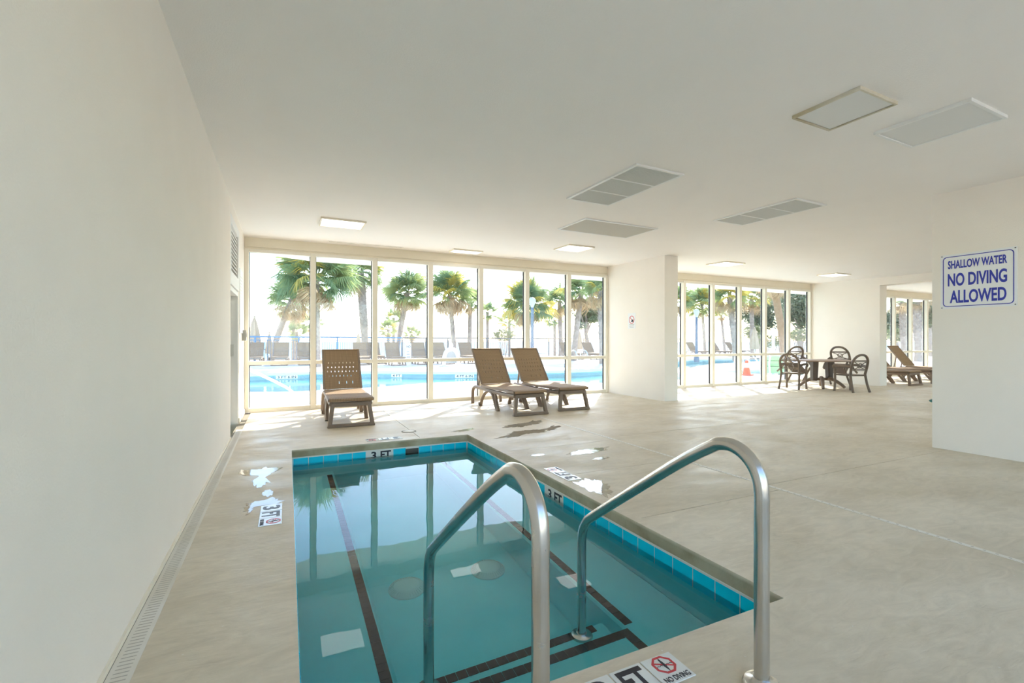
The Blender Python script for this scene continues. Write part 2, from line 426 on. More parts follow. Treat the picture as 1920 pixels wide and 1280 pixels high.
def emit_mat(name, col, s):
    m = bpy.data.materials.new(name); m.use_nodes = True; t = m.node_tree; t.nodes.clear()
    e = N(m, 'ShaderNodeEmission'); e.inputs[0].default_value = (*col,1); e.inputs[1].default_value = s
    o = N(m, 'ShaderNodeOutputMaterial'); L(m, e.outputs[0], o.inputs[0]); return m
M['lamp'] = emit_mat('lit_diffuser', (1.0,.96,.90), LAMP)
M['diffuser_off'] = pmat('unlit_diffuser', (.76,.76,.74), .5)

# ------------------------------------------------------------------ room shell
YW, HEAD, CEIL = 8.49, 2.58, 2.765
YB, XR = -1.25, 20.75
def zc(x, y):                                                 # the ceiling sags a little towards the near right
    return CEIL - .0165 * max(0, min(x, 6.3)) * max(0, min(1.05, (YW - y) / 5.9))
def struct(name, mb, m, label=None, parent=None, **kw):
    o = mb.build(name, m, parent, **kw)
    if parent is None: tag(o, label, None, None, 'structure')
    return o

# ceiling: a gently warped slab
mb = MB(); xs = [-.95 + i * (XR + .95) / 60 for i in range(61)]; ys = [YB - .2 + i * (YW + .25 - YB + .2) / 30 for i in range(31)]
vs = [(x, y, zc(x, y)) for y in ys for x in xs]; top = [(x, y, 3.1) for y in ys for x in xs]; nn = len(vs); fs = []
for j in range(30):
    for i in range(60):
        a = j * 61 + i; fs.append((a, a+61, a+62, a+1)); fs.append((nn+a, nn+a+1, nn+a+62, nn+a+61))
for i in range(60):
    fs.append((i, i+1, nn+i+1, nn+i)); a = 30*61+i; fs.append((a, nn+a, nn+a+1, a+1))
for j in range(30):
    a = j*61; fs.append((a, nn+a, nn+a+61, a+61)); a = j*61+60; fs.append((a, a+61, nn+a+61, nn+a))
struct('ceiling', mb.add(vs + top, fs), M['ceil'], 'flat painted plaster ceiling over the indoor pool room')

XL = -.62
def skew(mb):                                                  # the left wall runs very slightly out of square
    mb.v = [Vector((p.x + .0095*(YW - p.y), p.y, p.z)) for p in mb.v]; return mb
mb = MB(); mb.box((XL-.3, YB, -.3), (XL, 6.30, 3.0)); mb.box((XL-.3, 6.30, 2.62), (XL, 7.42, 3.0)); mb.box((XL-.3, 7.42, -.3), (XL, YW+.15, 3.0))
mb.box((XL-.3, 6.30, -.3), (XL-.12, 7.42, 2.62))
struct('wall_left', skew(mb), M['wall'], 'long textured cream wall along the left side of the pool')
mb = MB().box((XL, YB-.15, HEAD), (XR, YB, 3.0)); mb.box((6.17, YB-.15, -.3), (6.52, YB, HEAD)); mb.box((13.46, YB-.15, -.3), (13.77, YB, HEAD)); mb.box((XL-.3, YB-.15, -.3), (XL, YB, 3.0))
struct('wall_back', mb, M['wall'], 'cream header wall and piers around the glazing added behind the viewer')
struct('wall_right', MB().box((6.17, YB, -.1), (6.52, 2.604, 2.80)), M['wall'], 'cream wall end on the right that carries the diving sign')
struct('wall_end', MB().box((XR, YB, -.3), (XR+.25, YW+.15, 3.0)), M['wall'], 'cream wall closing the far right bay')
struct('wall_pier_near', MB().box((6.36, 6.735, -.1), (6.685, YW+.12, 2.80)), M['wall'], 'cream wall pier between the first and second window bays')
mb = MB().box((13.46, 6.75, -.1), (13.77, YW+.12, 2.80)); mb.box((13.46, YB, 2.535), (13.77, 6.75, 2.80))
struct('wall_pier_far', mb, M['wall'], 'cream wall pier and overhead beam before the third window bay')
mb = MB()
for x0, x1 in ((XL, 6.36), (6.685, 13.46), (13.77, XR)): mb.box((x0, YW, HEAD), (x1, YW+.15, 2.95))
struct('wall_header', mb, M['trim'], 'narrow cream header wall above the windows')
mb = MB()
for x0, x1 in ((XL, 6.36), (6.685, 13.46), (13.77, XR)): mb.box((x0+.003, YW-.012, HEAD+.035), (x1-.003, YW-.001, HEAD+.058))
struct('trim_1', mb, M['trim'], 'thin cream trim strip above the windows')
# roof overhang outside
mb = MB().prism([(-1.2, YW+.15), (21.5, YW+.15), (21.5, 9.54), (.45, 9.54), (-.35, 9.15), (-1.2, 8.7)], 2.61, 2.95)
struct('roof_overhang', mb, M['soffit'], 'cream roof overhang just outside the windows')

# ------------------------------------------------------------------ windows
def window(name, x0, x1, n, label, YW=YW):
    root = thing(name, label, None, (x0, YW, 0), kind='structure')
    p = (x1 - x0) / n; mw = .085; y0, y1 = YW - .035, YW + .10
    for i in range(n + 1):
        x = x0 + p * i; a, b = x - mw/2, x + mw/2
        if i == 0: a, b = x, x + mw*.75
        if i == n: a, b = x - mw*.75, x
        MB().box((a, y0, 0), (b, y1, HEAD)).build('mullion', M['frame'], root, bevel=.004)
        g = MB()
        if i > 0: g.box((a-.010, YW+.05, .07), (a+.002, YW+.085, HEAD-.05))
        if i < n: g.box((b-.002, YW+.05, .07), (b+.010, YW+.085, HEAD-.05))
        g.build('gasket', M['gasket'], root)
    for i in range(n):
        a, b = x0 + p*i + mw/2, x0 + p*(i+1) - mw/2
        if i == 0: a = x0 + mw*.75
        if i == n-1: b = x1 - mw*.75
        MB().box((a, y0+.005, 0), (b, y1, .065)).build('bottom_rail', M['frame'], root, bevel=.004)
        MB().box((a, y0+.005, HEAD-.05), (b, y1, HEAD)).build('head_rail', M['frame'], root, bevel=.004)
        MB().box((a, y0+.005, .748), (b, y1, .808)).build('transom_bar', M['frame'], root, bevel=.004)
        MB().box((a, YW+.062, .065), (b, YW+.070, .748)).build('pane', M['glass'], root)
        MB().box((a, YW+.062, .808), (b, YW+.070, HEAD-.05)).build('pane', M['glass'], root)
    return root
window('window_1', -.62, 6.36, 7, 'seven-bay cream framed glass wall behind the three loungers')
window('window_2', 6.685, 13.46, 7, 'cream framed glass wall behind the round table')
window('window_3', 13.77, XR, 7, 'cream framed glass wall seen through the far opening')

window('added_window_1', XL, 6.17, 6, 'unseen cream framed glass wall added behind the viewer for daylight', YB-.105)  # unseen back glazing, added so daylight reaches the near walls and ceiling
window('added_window_2', 6.52, 13.46, 6, 'unseen cream framed glass wall added behind the viewer in the second bay for daylight', YB-.105)
window('added_window_3', 13.77, XR, 6, 'unseen cream framed glass wall added behind the viewer in the third bay for daylight', YB-.105)

# ------------------------------------------------------------------ floor of concrete slabs
PX0, PX1, PY0, PY1 = .035, 1.955, 1.35, 5.36                   # pool opening
CO = .07
SPA = [(11.85 + 1.36 * math.cos(a) , 4.15 + .70 * math.sin(a)) for a in [2*PI*k/40 for k in range(40)]]
base = fill_with_holes('floor', M['grout'], [(XL, YB), (XR, YB), (XR, YW+.05), (XL, YW+.05)],
    [[(PX0-.02, PY0-.02), (PX1+.02, PY0-.02), (PX1+.02, PY1+.02), (PX0-.02, PY1+.02)], SPA], -.012)
tag(base, 'pale stamped concrete deck around the indoor pool', None, None, 'structure')
G = .003
def slab(x0, y0, x1, y1, gaps='lbrt'):
    g = {k: (G if k in gaps else 0) for k in 'lbrt'}
    MB().box((x0+g['l'], y0+g['b'], -.011), (x1-g['r'], y1-g['t'], 0)).build('slab', M['floor'], base)
DW = XL + .09                                                    # wall drain
YF = YW - .03
slab(DW, YB, PX0-CO, YF, 'l'); 
slab(PX0-CO, YB, PX1+CO, PY0-CO, '')
slab(PX0-CO, PY1+CO, 1.39, YF, 'r'); slab(1.39, PY1+CO, PX1+CO, YF, 'l')
for a, b, g in ((YB, 2.35, 't'), (2.35, 3.37, 'bt'), (3.37, 4.36, 'bt'), (4.36, 5.43, 'b'), (5.43, YF, '')): slab(PX1+CO, a, 3.352, b, g)
slab(3.352, 6.1, 3.392, YF, '')
for a, b, g in ((YB, 2.47, 'tr'), (2.47, 4.5, 'btr'), (4.5, 6.1, 'btr'), (6.1, YF, 'br')): slab(3.392, a, 8.3, b, g)
for a, b in ((YB, 2.47), (6.1, YF)): slab(8.3, a, 13.6, b)
fill_with_holes('slab', M['floor'], [(8.3+G, 2.47+G), (13.6-G, 2.47+G), (13.6-G, 6.1-G), (8.3+G, 6.1-G)], [SPA], 0, base, .011)
for a, b in ((YB, 2.47), (2.47, 6.1), (6.1, YF)): slab(13.6, a, XR, b)

ld = thing('access_hatch', 'small round pale access hatch in the deck beyond the pool', 'hatch', (1.36, 5.86, 0))
MB().lathe([(.075,0),(.075,.003),(.068,.006),(.001,.006)], 28, (1.36,5.86,0)).build('cover', M['drain'], ld, smooth=True)
MB().lathe([(.090,-.001),(.090,.003),(.077,.003),(.077,-.001)], 28, (1.36,5.86,0)).build('rim', M['grout'], ld)
# slotted drains
def drain(name, x0, x1, y0, y1, label, pitch, slotlen, fx=lambda m_: m_):
    r = thing(name, label, 'drain', ((x0+x1)/2, y0, -.011))
    fx(MB().box((x0, y0, -.011), (x1, y1, .001))).build('channel_cover', M['drain'], r)
    s = MB(); y = y0 + .02; c = (x0+x1)/2
    while y < y1 - .02:
        s.add([(c-slotlen/2, y, .0016), (c+slotlen/2, y, .0016), (c+slotlen/2, y+pitch*.25, .0016), (c-slotlen/2, y+pitch*.25, .0016)], [(0,1,2,3)]); y += pitch
    tag(fx(s).build('slot_row', M['slot_soft'], r), kind='stuff')
drain('wall_drain', XL+.012, DW-.003, YB+.02, 6.9, 'white slotted drain channel along the foot of the left wall', .022, .045, skew)
drain('deck_drain', 3.355, 3.389, YB+.02, 6.095, 'thin white slotted drain line crossing the deck beside the pool', .05, .012)
mb = MB().box((XL, 7.42, 0), (XL+.012, YW-.04, .07)); mb.box((XL, YB, 0), (XL+.010, 6.29, .022))
struct('baseboard_left', skew(mb), M['trim'], 'low cream baseboard at the foot of the left wall')

# ------------------------------------------------------------------ indoor pool
WZ, BZ, SZ1, SZ2, FZ = -.15, -.55, -.40, -.68, -1.06
BL, BR, Y1, Y2 = .435, 1.555, 1.835, 2.125                      # bench edges, step edges
pool = thing('sunken_pool', 'small rectangular sunken pool with turquoise plaster and blue waterline tiles', 'pool', (1.0, 3.35, -1.1))
x0, x1, y0, y1 = PX0-.010, PX1+.010, PY0-.010, PY1+.010
mb = MB()
mb.box((x0-.12, y0-.12, FZ-.1), (x1+.12, y1+.12, FZ))
mb.box((x0-.12, y0-.12, FZ), (x0, y1+.12, -.078)); mb.box((x1, y0-.12, FZ), (x1+.12, y1+.12, -.078))
mb.box((x0, y0-.12, FZ), (x1, y0, -.078)); mb.box((x0, y1, FZ), (x1, y1+.12, -.078))
mb.build('basin', M['plaster'], pool)
MB().box((x0, y0, FZ), (BL, y1, BZ)).build('bench', M['plaster'], pool, bevel=.015)
MB().box((BR, y0, FZ), (x1, y1, BZ)).build('bench', M['plaster'], pool, bevel=.015)
MB().box((BL, y0, FZ), (BR, Y2, SZ2)).build('step', M['plaster'], pool, bevel=.012)
MB().box((.52, y0, SZ2), (1.50, Y1, SZ1)).build('step', M['plaster'], pool, bevel=.012)
# concrete lip
for a, b in (((PX0-CO, PY0-CO, -.078), (PX0, PY1+CO, 0)), ((PX1, PY0-CO, -.078), (PX1+CO, PY1+CO, 0)),
             ((PX0, PY0-CO, -.078), (PX1, PY0, 0)), ((PX0, PY1, -.078), (PX1, PY1+CO, 0))):
    MB().box(a, b).build('coping', M['coping'], pool)
MB().box((PX0, PY1-.003, -.087), (PX1, PY1+.005, -.077)).build('grout_line', M['tile_white'], pool)
MB().box((PX1-.003, PY0, -.087), (PX1+.005, PY1, -.077)).build('grout_line', M['tile_white'], pool)
MB().box((PX0-.008, PY1-.0045, -.235), (PX1+.008, PY1+.010, -.08)).build('tile_bed', M['tile_white'], pool)
MB().box((PX1-.0045, PY0-.008, -.235), (PX1+.010, PY1+.008, -.08)).build('tile_bed', M['tile_white'], pool)
TP = .1455
TB = MB().box((-TP/2+.003, -.006, -.072), (TP/2-.003, .006, .072)).mesh('tile', M['tile_blue'])
def far_tiles():
    for i in range(13):
        cx = PX0 + .012 + TP*(i+.5)
        if cx > PX1: break
        if i in (5, 6, 8): continue                              # depth marker and skimmer mouth
        inst('tile', TB, pool, Vector((cx, PY1, -.161)) - pool.location)
    y = PY1 - .01 - TP/2
    while y > PY0:
        yy = y; y -= TP
        if 3.17 < yy < 3.47: continue
        inst('tile', TB, pool, Vector((PX1, yy, -.161)) - pool.location, (0,0,PI/2))
    y = PY1 - .01 - TP/2
    while y > PY0:
        inst('tile', TB, pool, Vector((PX0, y, -.161)) - pool.location, (0,0,PI/2)); y -= TP
    for i in range(13): inst('tile', TB, pool, Vector((PX0+.012+TP*(i+.5), PY0, -.161)) - pool.location)
far_tiles()
# wall depth markers 3 FT
MB().box((.765+.003, PY1-.006, -.233), (1.06-.003, PY1+.006, -.089)).build('depth_marker_tile', M['tile_white'], pool)
put_text('lettering', '3', M['ink'], .055, .085, frame((.855, PY1-.0065, -.138), (1,0,0), (0,0,1)), pool)
put_text('lettering', 'FT', M['ink'], .115, .085, frame((.985, PY1-.0065, -.138), (1,0,0), (0,0,1)), pool)
MB().box((PX1-.006, 3.175, -.233), (PX1+.006, 3.465, -.089)).build('depth_marker_tile', M['tile_white'], pool)
put_text('lettering', '3', M['ink'], .055, .085, frame((PX1-.0065, 3.375, -.138), (0,-1,0), (0,0,1)), pool)
put_text('lettering', 'FT', M['ink'], .115, .085, frame((PX1-.0065, 3.245, -.138), (0,-1,0), (0,0,1)), pool)
mb = MB().box((1.205, PY1-.0065, -.225), (1.355, PY1+.009, -.10)); mb.build('skimmer_mouth', M['slot'], pool)
# black edge tiles
TE = .052
EB = MB().box((-TE/2+.0015, -TE/2+.0015, 0), (TE/2-.0015, TE/2-.0015, .006)).mesh('edge_tile', M['tile_black'])
def row(xa, ya, xb, yb, z):
    n = round(math.hypot(xb-xa, yb-ya) / TE)
    for i in range(n+1):
        t = i / n
        inst('edge_tile', EB, pool, Vector((xa+(xb-xa)*t, ya+(yb-ya)*t, z)) - pool.location)
row(.388, 5.20, .388, 1.98, BZ); row(1.600, 5.20, 1.600, 1.98, BZ)
row(.535, Y1-.03, 1.465, Y1-.03, SZ1); row(1.465, Y1-.082, 1.465, Y1-.134, SZ1); row(.545, Y1-.082, .545, Y1-.134, SZ1)
row(.53, Y2-.03, 1.46, Y2-.03, SZ2)
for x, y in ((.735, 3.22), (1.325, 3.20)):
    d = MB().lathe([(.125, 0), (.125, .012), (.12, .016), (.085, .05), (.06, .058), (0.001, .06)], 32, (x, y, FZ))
    ob = d.build('drain_cover', M['drain_water_tint'], pool, smooth=True)
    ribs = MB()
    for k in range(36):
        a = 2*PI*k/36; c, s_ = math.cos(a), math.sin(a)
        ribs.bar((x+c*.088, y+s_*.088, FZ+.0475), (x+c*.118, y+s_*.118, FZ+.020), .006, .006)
    tag(ribs.build('drain_slots', M['drain_water_tint'], ob), kind='stuff')
wt = MB(); nx, ny = 24, 48
wv = [(PX0+.001+(PX1-PX0-.009)*i/nx, PY0+.008+(PY1-PY0-.016)*j/ny, WZ) for j in range(ny+1) for i in range(nx+1)]
wt.add(wv, [(j*(nx+1)+i, j*(nx+1)+i+1, (j+1)*(nx+1)+i+1, (j+1)*(nx+1)+i) for j in range(ny) for i in range(nx)])
tag(wt.build('pool_water', M['water'], smooth=True), 'still clear turquoise water filling the small sunken pool', 'water', kind='stuff')

# spa on the far right
spa = thing('oval_spa', 'oval spa sunk in the deck behind the right wall', 'spa', (11.85, 4.15, -.9))
n = len(SPA); mb = MB()
mb.add([(x, y, -.012) for x, y in SPA] + [(x, y, -.9) for x, y in SPA], [(i, n+i, n+(i+1) % n, (i+1) % n) for i in range(n)] + [tuple(range(n, 2*n))])
mb.build('basin', M['spa_green'], spa)
mb = MB().add([(x, y, -.10) for x, y in SPA], [tuple(range(n))]); mb.build('water', M['water_spa'], spa)

# handrails
def handrail(x, label):
    r = thing('pool_handrail', label, 'handrail', (x, 1.035, 0), group='steel handrails at the pool steps')
    pts = [(1.037,-.01),(1.037,.30),(1.037,.55)]
    arc = [(1.037,.62),(1.045,.672),(1.068,.714),(1.105,.745),(1.150,.760),(1.196,.757),(1.238,.739)]
    low = [(1.40,.640),(1.75,.398),(1.99,.228)]
    bend = [(2.035,.188),(2.062,.145),(2.075,.095),(2.078,.03)]
    prof = pts + arc + low + bend + [(2.078,-.2),(2.078,SZ2)]
    prof = [Vector((0, y, z)) for y, z in prof]
    sm = []
    for q in spline(prof, 5, closed=False): sm.append((x, q.y, q.z))
    MB().tube(sm, .0235, 18).build('rail', M['steel'], r, smooth=True)
    for (yy, zz) in ((1.037, 0), (2.078, SZ2)):
        MB().lathe([(.058, 0), (.058, .006), (.052, .016), (.034, .022), (.026, .030)], 28, (x, yy, zz)).build('flange', M['steel'], r, smooth=True)
handrail(1.392, 'bent stainless steel handrail at the right side of the pool steps')
handrail(.572, 'bent stainless steel handrail at the left side of the pool steps')

# deck depth markers set into the floor
def deck_marker(name, label, origin, ang, items):
    """a row of tiles; local x runs along the row, local y is the top of the lettering"""
    ca, sa = math.cos(ang), math.sin(ang); xa, ya = Vector((ca, sa, 0)), Vector((-sa, ca, 0))
    r = thing(name, label, 'depth marker', origin, group='depth markers set into the deck')
    u = 0; T = .135
    for it in items:
        c = Vector(origin) + xa * (u + T/2)
        mm = frame(c, xa, ya)
        t = MB().box((-T/2+.002, -T/2+.002, 0), (T/2-.002, T/2-.002, .004)).xform(mm).build('marker_tile', M['tile_white'], r, bevel=.002)
        top = c + Vector((0,0,.0041))
        if it in '3FT':
            put_text('lettering', it, M['ink'], .070 if it == '3' else .10, .105, frame(top, xa, ya), r)
        elif it == 'FT': put_text('lettering', it, M['ink'], .118, .105, frame(top, xa, ya), r)
        elif it == 'ND':
            ring = MB(); R1, R2 = .044, .035; cy = .018
            for k in range(8):
                a0, a1 = PI/8 + k*PI/4, PI/8 + (k+1)*PI/4
                q = [(R2*math.cos(a0), cy+R2*math.sin(a0)), (R1*math.cos(a0), cy+R1*math.sin(a0)), (R1*math.cos(a1), cy+R1*math.sin(a1)), (R2*math.cos(a1), cy+R2*math.sin(a1))]
                ring.prism(q, 0, .001)
            ring.bar((-.034, cy+.018, .0005), (.034, cy-.018, .0005), .006, .001)
            ring.xform(frame(top, xa, ya)).build('prohibition_octagon', M['red'], r)
            dv = MB().prism([(-.003,.045),(.001,.05),(.004,.03),(.005,.012),(.002,-.006),(.0,-.014),(-.002,-.006),(-.005,.012),(-.004,.03)], 0, .0016)
            for s_ in (-1, 1):
                for k in range(4):
                    a = s_*(.008+k*.006); dv.bar((a, cy-.004+(k % 2)*.004, .001), (a+s_*.006, cy-.004+((k+1) % 2)*.004, .001), .0015, .001)
            dv.xform(frame(top, xa, ya)).build('diver_symbol', M['ink'], r)
            put_text('lettering', 'NO DIVING', M['ink'], .105, .022, frame(top - ya*.046, xa, ya), r)
        u += T
    return r
deck_marker('depth_marker', 'white 3 FT and no diving tiles at the pool steps beside the handrail', (.835, 1.228, 0), 0, ['3', 'FT', 'ND'])
deck_marker('depth_marker', 'white 3 FT and no diving tiles on the left side of the pool', (-.100, 3.625, 0), -PI/2, ['3', 'FT', 'ND'])
deck_marker('depth_marker', 'white 3 FT tiles on the deck at the far end of the pool', (1.20, 5.515, 0), PI, ['3', 'FT', 'ND'])
deck_marker('depth_marker', 'white 3 FT tiles half under a puddle right of the pool', (2.095, 3.22, 0), PI/2, ['3', 'FT', 'ND'])

# puddles of splashed water
def puddle(pts, label, seed, z=.0012):
    rnd = random.Random(seed); out = []
    ph = [rnd.uniform(0, 6.28) for _ in range(6)]; lp = spline([(x, y, 0) for x, y in pts], 14); nl = len(lp)
    mx, my = sum(p.x for p in lp)/nl, sum(p.y for p in lp)/nl
    for k, p in enumerate(lp):
        t = 2*PI*k/nl; q = 1 + .10*math.sin(7*t+ph[0]) + .08*math.sin(13*t+ph[1]) + .06*math.sin(23*t+ph[2]) + .05*math.sin(37*t+ph[3]) + rnd.uniform(-.03,.03)
        out.append((mx+(p.x-mx)*q, my+(p.y-my)*q))
    cx = sum(p[0] for p in out)/len(out); cy = sum(p[1] for p in out)/len(out)
    r = thing('puddle', label, 'puddle', (cx, cy, 0), group='puddles on the deck')
    o = fill_with_holes('water_film', M['puddle'], [(x-cx, y-cy) for x, y in out], [], z, r)
    bm = bmesh.new(); bm.from_mesh(o.data)
    e = bmesh.ops.extrude_face_region(bm, geom=list(bm.faces)); bmesh.ops.translate(bm, verts=[g for g in e['geom'] if isinstance(g, bmesh.types.BMVert)], vec=(0,0,-.0011))
    bmesh.ops.recalc_face_normals(bm, faces=bm.faces); bm.to_mesh(o.data); bm.free()
puddle([(-.37,4.65),(-.2,4.72),(-.06,4.62),(-.13,4.5),(-.16,4.35),(-.13,4.2),(-.22,4.14),(-.26,4.3),(-.22,4.45),(-.33,4.52)], 'shiny puddle between the left wall and the pool', 1)
puddle([(-.16,3.98),(-.12,4.0),(-.10,3.9),(-.13,3.83),(-.17,3.9)], 'small puddle drop left of the pool beyond the depth tiles', 2)
puddle([(-.24,3.72),(-.1,3.78),(-.045,3.68),(-.07,3.63),(-.2,3.63),(-.23,3.5),(-.26,3.6)], 'puddle creeping around the left depth tiles', 3)
puddle([(2.25,5.02),(2.45,5.2),(2.62,5.3),(2.8,5.28),(3.0,5.3),(3.22,5.45),(3.1,5.22),(2.85,5.1),(2.6,5.08),(2.42,4.98)], 'broad brownish puddle before the middle lounger', 4)
puddle([(2.55,5.62),(2.75,5.75),(3.0,5.8),(3.15,5.92),(3.2,5.75),(2.95,5.6),(2.7,5.54)], 'wet brown patch at the feet of the middle lounger', 5)
puddle([(2.52,3.98),(2.68,4.08),(2.9,4.1),(3.05,4.08),(2.92,3.97),(2.7,3.93)], 'pale oval puddle beside the deck drain', 6)
puddle([(2.62,3.72),(2.74,3.76),(2.8,3.71),(2.7,3.68)], 'tiny puddle near the pale oval puddle', 7)
puddle([(2.18,3.2),(2.26,3.13),(2.25,3.0),(2.17,2.85),(2.08,2.8),(2.045,2.95),(2.05,3.15)], 'puddle beside the right depth tiles', 8)
puddle([(2.15,4.1),(2.25,4.13),(2.3,4.08),(2.2,4.05)], 'thin puddle streak on the deck joint', 9)
puddle([(1.85,5.62),(2.0,5.68),(2.15,5.72),(2.1,5.62),(1.95,5.57)], 'small wet spot beyond the pool corner', 10)

# ------------------------------------------------------------------ ceiling fixtures
def czbox(mb, x0, y0, x1, y1, dz0, dz1):
    vs = [(x, y, zc(x, y)+d) for d in (dz0, dz1) for x, y in ((x0,y0),(x1,y0),(x1,y1),(x0,y1))]
    return mb.add(vs, [(3,2,1,0),(4,5,6,7),(0,1,5,4),(1,2,6,5),(2,3,7,6),(3,0,4,7)])
def ring(x0, y0, x1, y1, w_, d0, d1):
    mb = MB(); czbox(mb, x0, y0, x1, y0+w_, d0, d1); czbox(mb, x0, y1-w_, x1, y1, d0, d1)
    czbox(mb, x0, y0+w_, x0+w_, y1-w_, d0, d1); czbox(mb, x1-w_, y0+w_, x1, y1-w_, d0, d1); return mb
M['stained'] = nmat('stained_rim', (.52,.45,.30), (.76,.72,.62), 5, .7)
def ceil_light(x0, y0, x1, y1, lit, label, rim=None):
    r = thing('ceiling_light', label, 'light', ((x0+x1)/2, (y0+y1)/2, zc((x0+x1)/2, (y0+y1)/2)), group='square ceiling light panels')
    ring(x0, y0, x1, y1, .013 if rim else .02, -.022, .004).build('frame', rim or (M['trim'] if lit else M['white']), r)
    czbox(MB(), x0+.02, y0+.02, x1-.02, y1-.02, -.016, -.004).build('diffuser', M['lamp'] if lit else M['diffuser_off'], r)
ceil_light(.39, 6.68, .97, 7.15, True, 'lit white ceiling panel nearest the left wall')
ceil_light(4.22, 6.68, 4.74, 7.18, True, 'lit ceiling panel above the right lounger')
ceil_light(7.92, 6.69, 8.49, 7.19, True, 'lit ceiling panel beyond the near wall pier')
ceil_light(11.62, 6.72, 12.2, 7.18, True, 'lit ceiling panel above the round table')
ceil_light(2.64, 7.95, 3.2, 8.24, True, 'narrow lit ceiling panel close to the window header')
ceil_light(3.21, 1.715, 3.63, 2.155, False, 'unlit square ceiling panel with a brown stained rim', M['stained'])
ceil_light(3.985, 1.475, 4.50, 2.04, False, 'large unlit grey ceiling panel nearest the diving sign')
def vent(x0, y0, x1, y1, nsec, axis, mat_, label):
    r = thing('ceiling_vent', label, 'vent', ((x0+x1)/2, (y0+y1)/2, zc((x0+x1)/2, (y0+y1)/2)), group='ceiling air vents')
    ring(x0, y0, x1, y1, .028, -.014, .004).build('frame', M['white'], r)
    czbox(MB(), x0+.02, y0+.02, x1-.02, y1-.02, -.003, .003).build('backing', M['vent_back'] if mat_ == 'vent_grey' else M['vent_pale'], r)
    for k in range(1, nsec):
        y = y0 + (y1-y0)*k/nsec
        czbox(MB(), x0+.028, y-.009, x1-.028, y+.009, -.013, -.003).build('divider', M['white'], r)
    s = MB()
    x = x0 + .034
    while x < x1 - .034:
        czbox(s, x, y0+.028, x+.006, y1-.028, -.011, -.003); x += .0145
    tag(s.build('louvre_fins', M[mat_], r), kind='stuff')
vent(2.83, 3.35, 3.41, 4.53, 3, 'y', 'vent_grey', 'three section grey louvred ceiling vent nearest the viewer')
vent(5.02, 3.32, 5.56, 4.44, 3, 'y', 'vent_grey', 'three section ceiling vent further right above the deck')
vent(3.50, 5.14, 4.73, 5.84, 1, 'y', 'vent_pale', 'wide pale louvred ceiling vent in front of the windows')
def slot_diff(x0, x1, y, label):
    r = thing('slot_diffuser', label, 'vent', ((x0+x1)/2, y, CEIL), group='slot diffusers along the windows')
    czbox(MB(), x0, y-.04, x1, y+.04, -.006, .004).build('frame', M['ceil'], r)
    czbox(MB(), x0+.02, y-.008, x1-.02, y+.008, -.0075, -.0055).build('slot', M['grey'], r)
slot_diff(.59, 1.82, 8.28, 'thin slot diffuser above the left window panes')
slot_diff(4.0, 5.05, 8.30, 'thin slot diffuser above the right window panes')

# ------------------------------------------------------------------ signs
def screw(p, n_, parent):
    mm = frame(p, Vector(n_).orthogonal(), Vector(n_).cross(Vector(n_).orthogonal()))
    MB().lathe([(.006,0),(.006,.002),(.003,.004)], 10).xform(mm).build('screw', M['screw'], parent)
sg = thing('wall_sign', 'white SHALLOW WATER NO DIVING ALLOWED sign with blue lettering on the right wall', 'sign', (6.17, 2.245, 1.455))
sx = 6.17; ys0, ys1, z0, z1 = 2.531, 1.957, 1.457, 2.013
MB().box((sx-.004, ys1, z0), (sx, ys0, z1)).build('panel', M['sign'], sg)
fm = lambda y, z: frame((sx-.0045, y, z), (0,-1,0), (0,0,1))
cy = (ys0+ys1)/2
def rr(w_, h_, r_):
    out = []
    for cx, cy_, a0 in ((w_/2-r_, h_/2-r_, 0), (-w_/2+r_, h_/2-r_, PI/2), (-w_/2+r_, -h_/2+r_, PI), (w_/2-r_, -h_/2+r_, 1.5*PI)):
        for k in range(5):
            a = a0 + k*PI/8; out.append((cx+r_*math.cos(a), cy_+r_*math.sin(a)))
    return out
o1, o2 = rr(.535, .515, .035), rr(.520, .500, .030); bm_ = MB(); nq = len(o1)
bm_.add([(x, y, .0005) for x, y in o1] + [(x, y, .0005) for x, y in o2], [(i, (i+1) % nq, nq+(i+1) % nq, nq+i) for i in range(nq)])
bm_.xform(fm(cy, (z0+z1)/2)).build('border', M['blue_ink'], sg)
put_text('lettering', 'SHALLOW WATER', M['blue_ink'], .445, .085, fm(cy+.003, 1.908), sg)
put_text('lettering', 'NO DIVING', M['blue_ink'], .445, .132, fm(cy+.004, 1.752), sg)
put_text('lettering', 'ALLOWED', M['blue_ink'], .425, .132, fm(cy-.002, 1.578), sg)
for yy in (ys0-.012, ys1+.012):
    for zz in (z0+.012, z1-.012): screw((sx-.004, yy, zz), (-1,0,0), sg)
ss = thing('notice_sign', 'small white prohibition notice on the near wall pier', 'sign', (6.36, 7.66, 1.37))
MB().box((6.357, 7.55, 1.385), (6.36, 7.785, 1.70)).build('panel', M['sign'], ss)
fm2 = lambda y, z: frame((6.3565, y, z), (0,-1,0), (0,0,1))
rg = MB()
for k in range(24):
    a0, a1 = 2*PI*k/24, 2*PI*(k+1)/24
    rg.prism([(.068*math.cos(a0), .068*math.sin(a0)), (.082*math.cos(a0), .082*math.sin(a0)), (.082*math.cos(a1), .082*math.sin(a1)), (.068*math.cos(a1), .068*math.sin(a1))], 0, .001)
rg.bar((-.052, .052, .0005), (.052, -.052, .0005), .014, .001)
rg.xform(fm2(7.668, 1.565)).build('prohibition_ring', M['red'], ss)
gl_ = MB().prism([(-.02,-.05),(.05,-.05),(.05,.0),(.02,.0),(-.005,-.02)], 0, .0015)
gl_.xform(fm2(7.668, 1.57)).build('symbol', M['ink'], ss)
ln = MB()
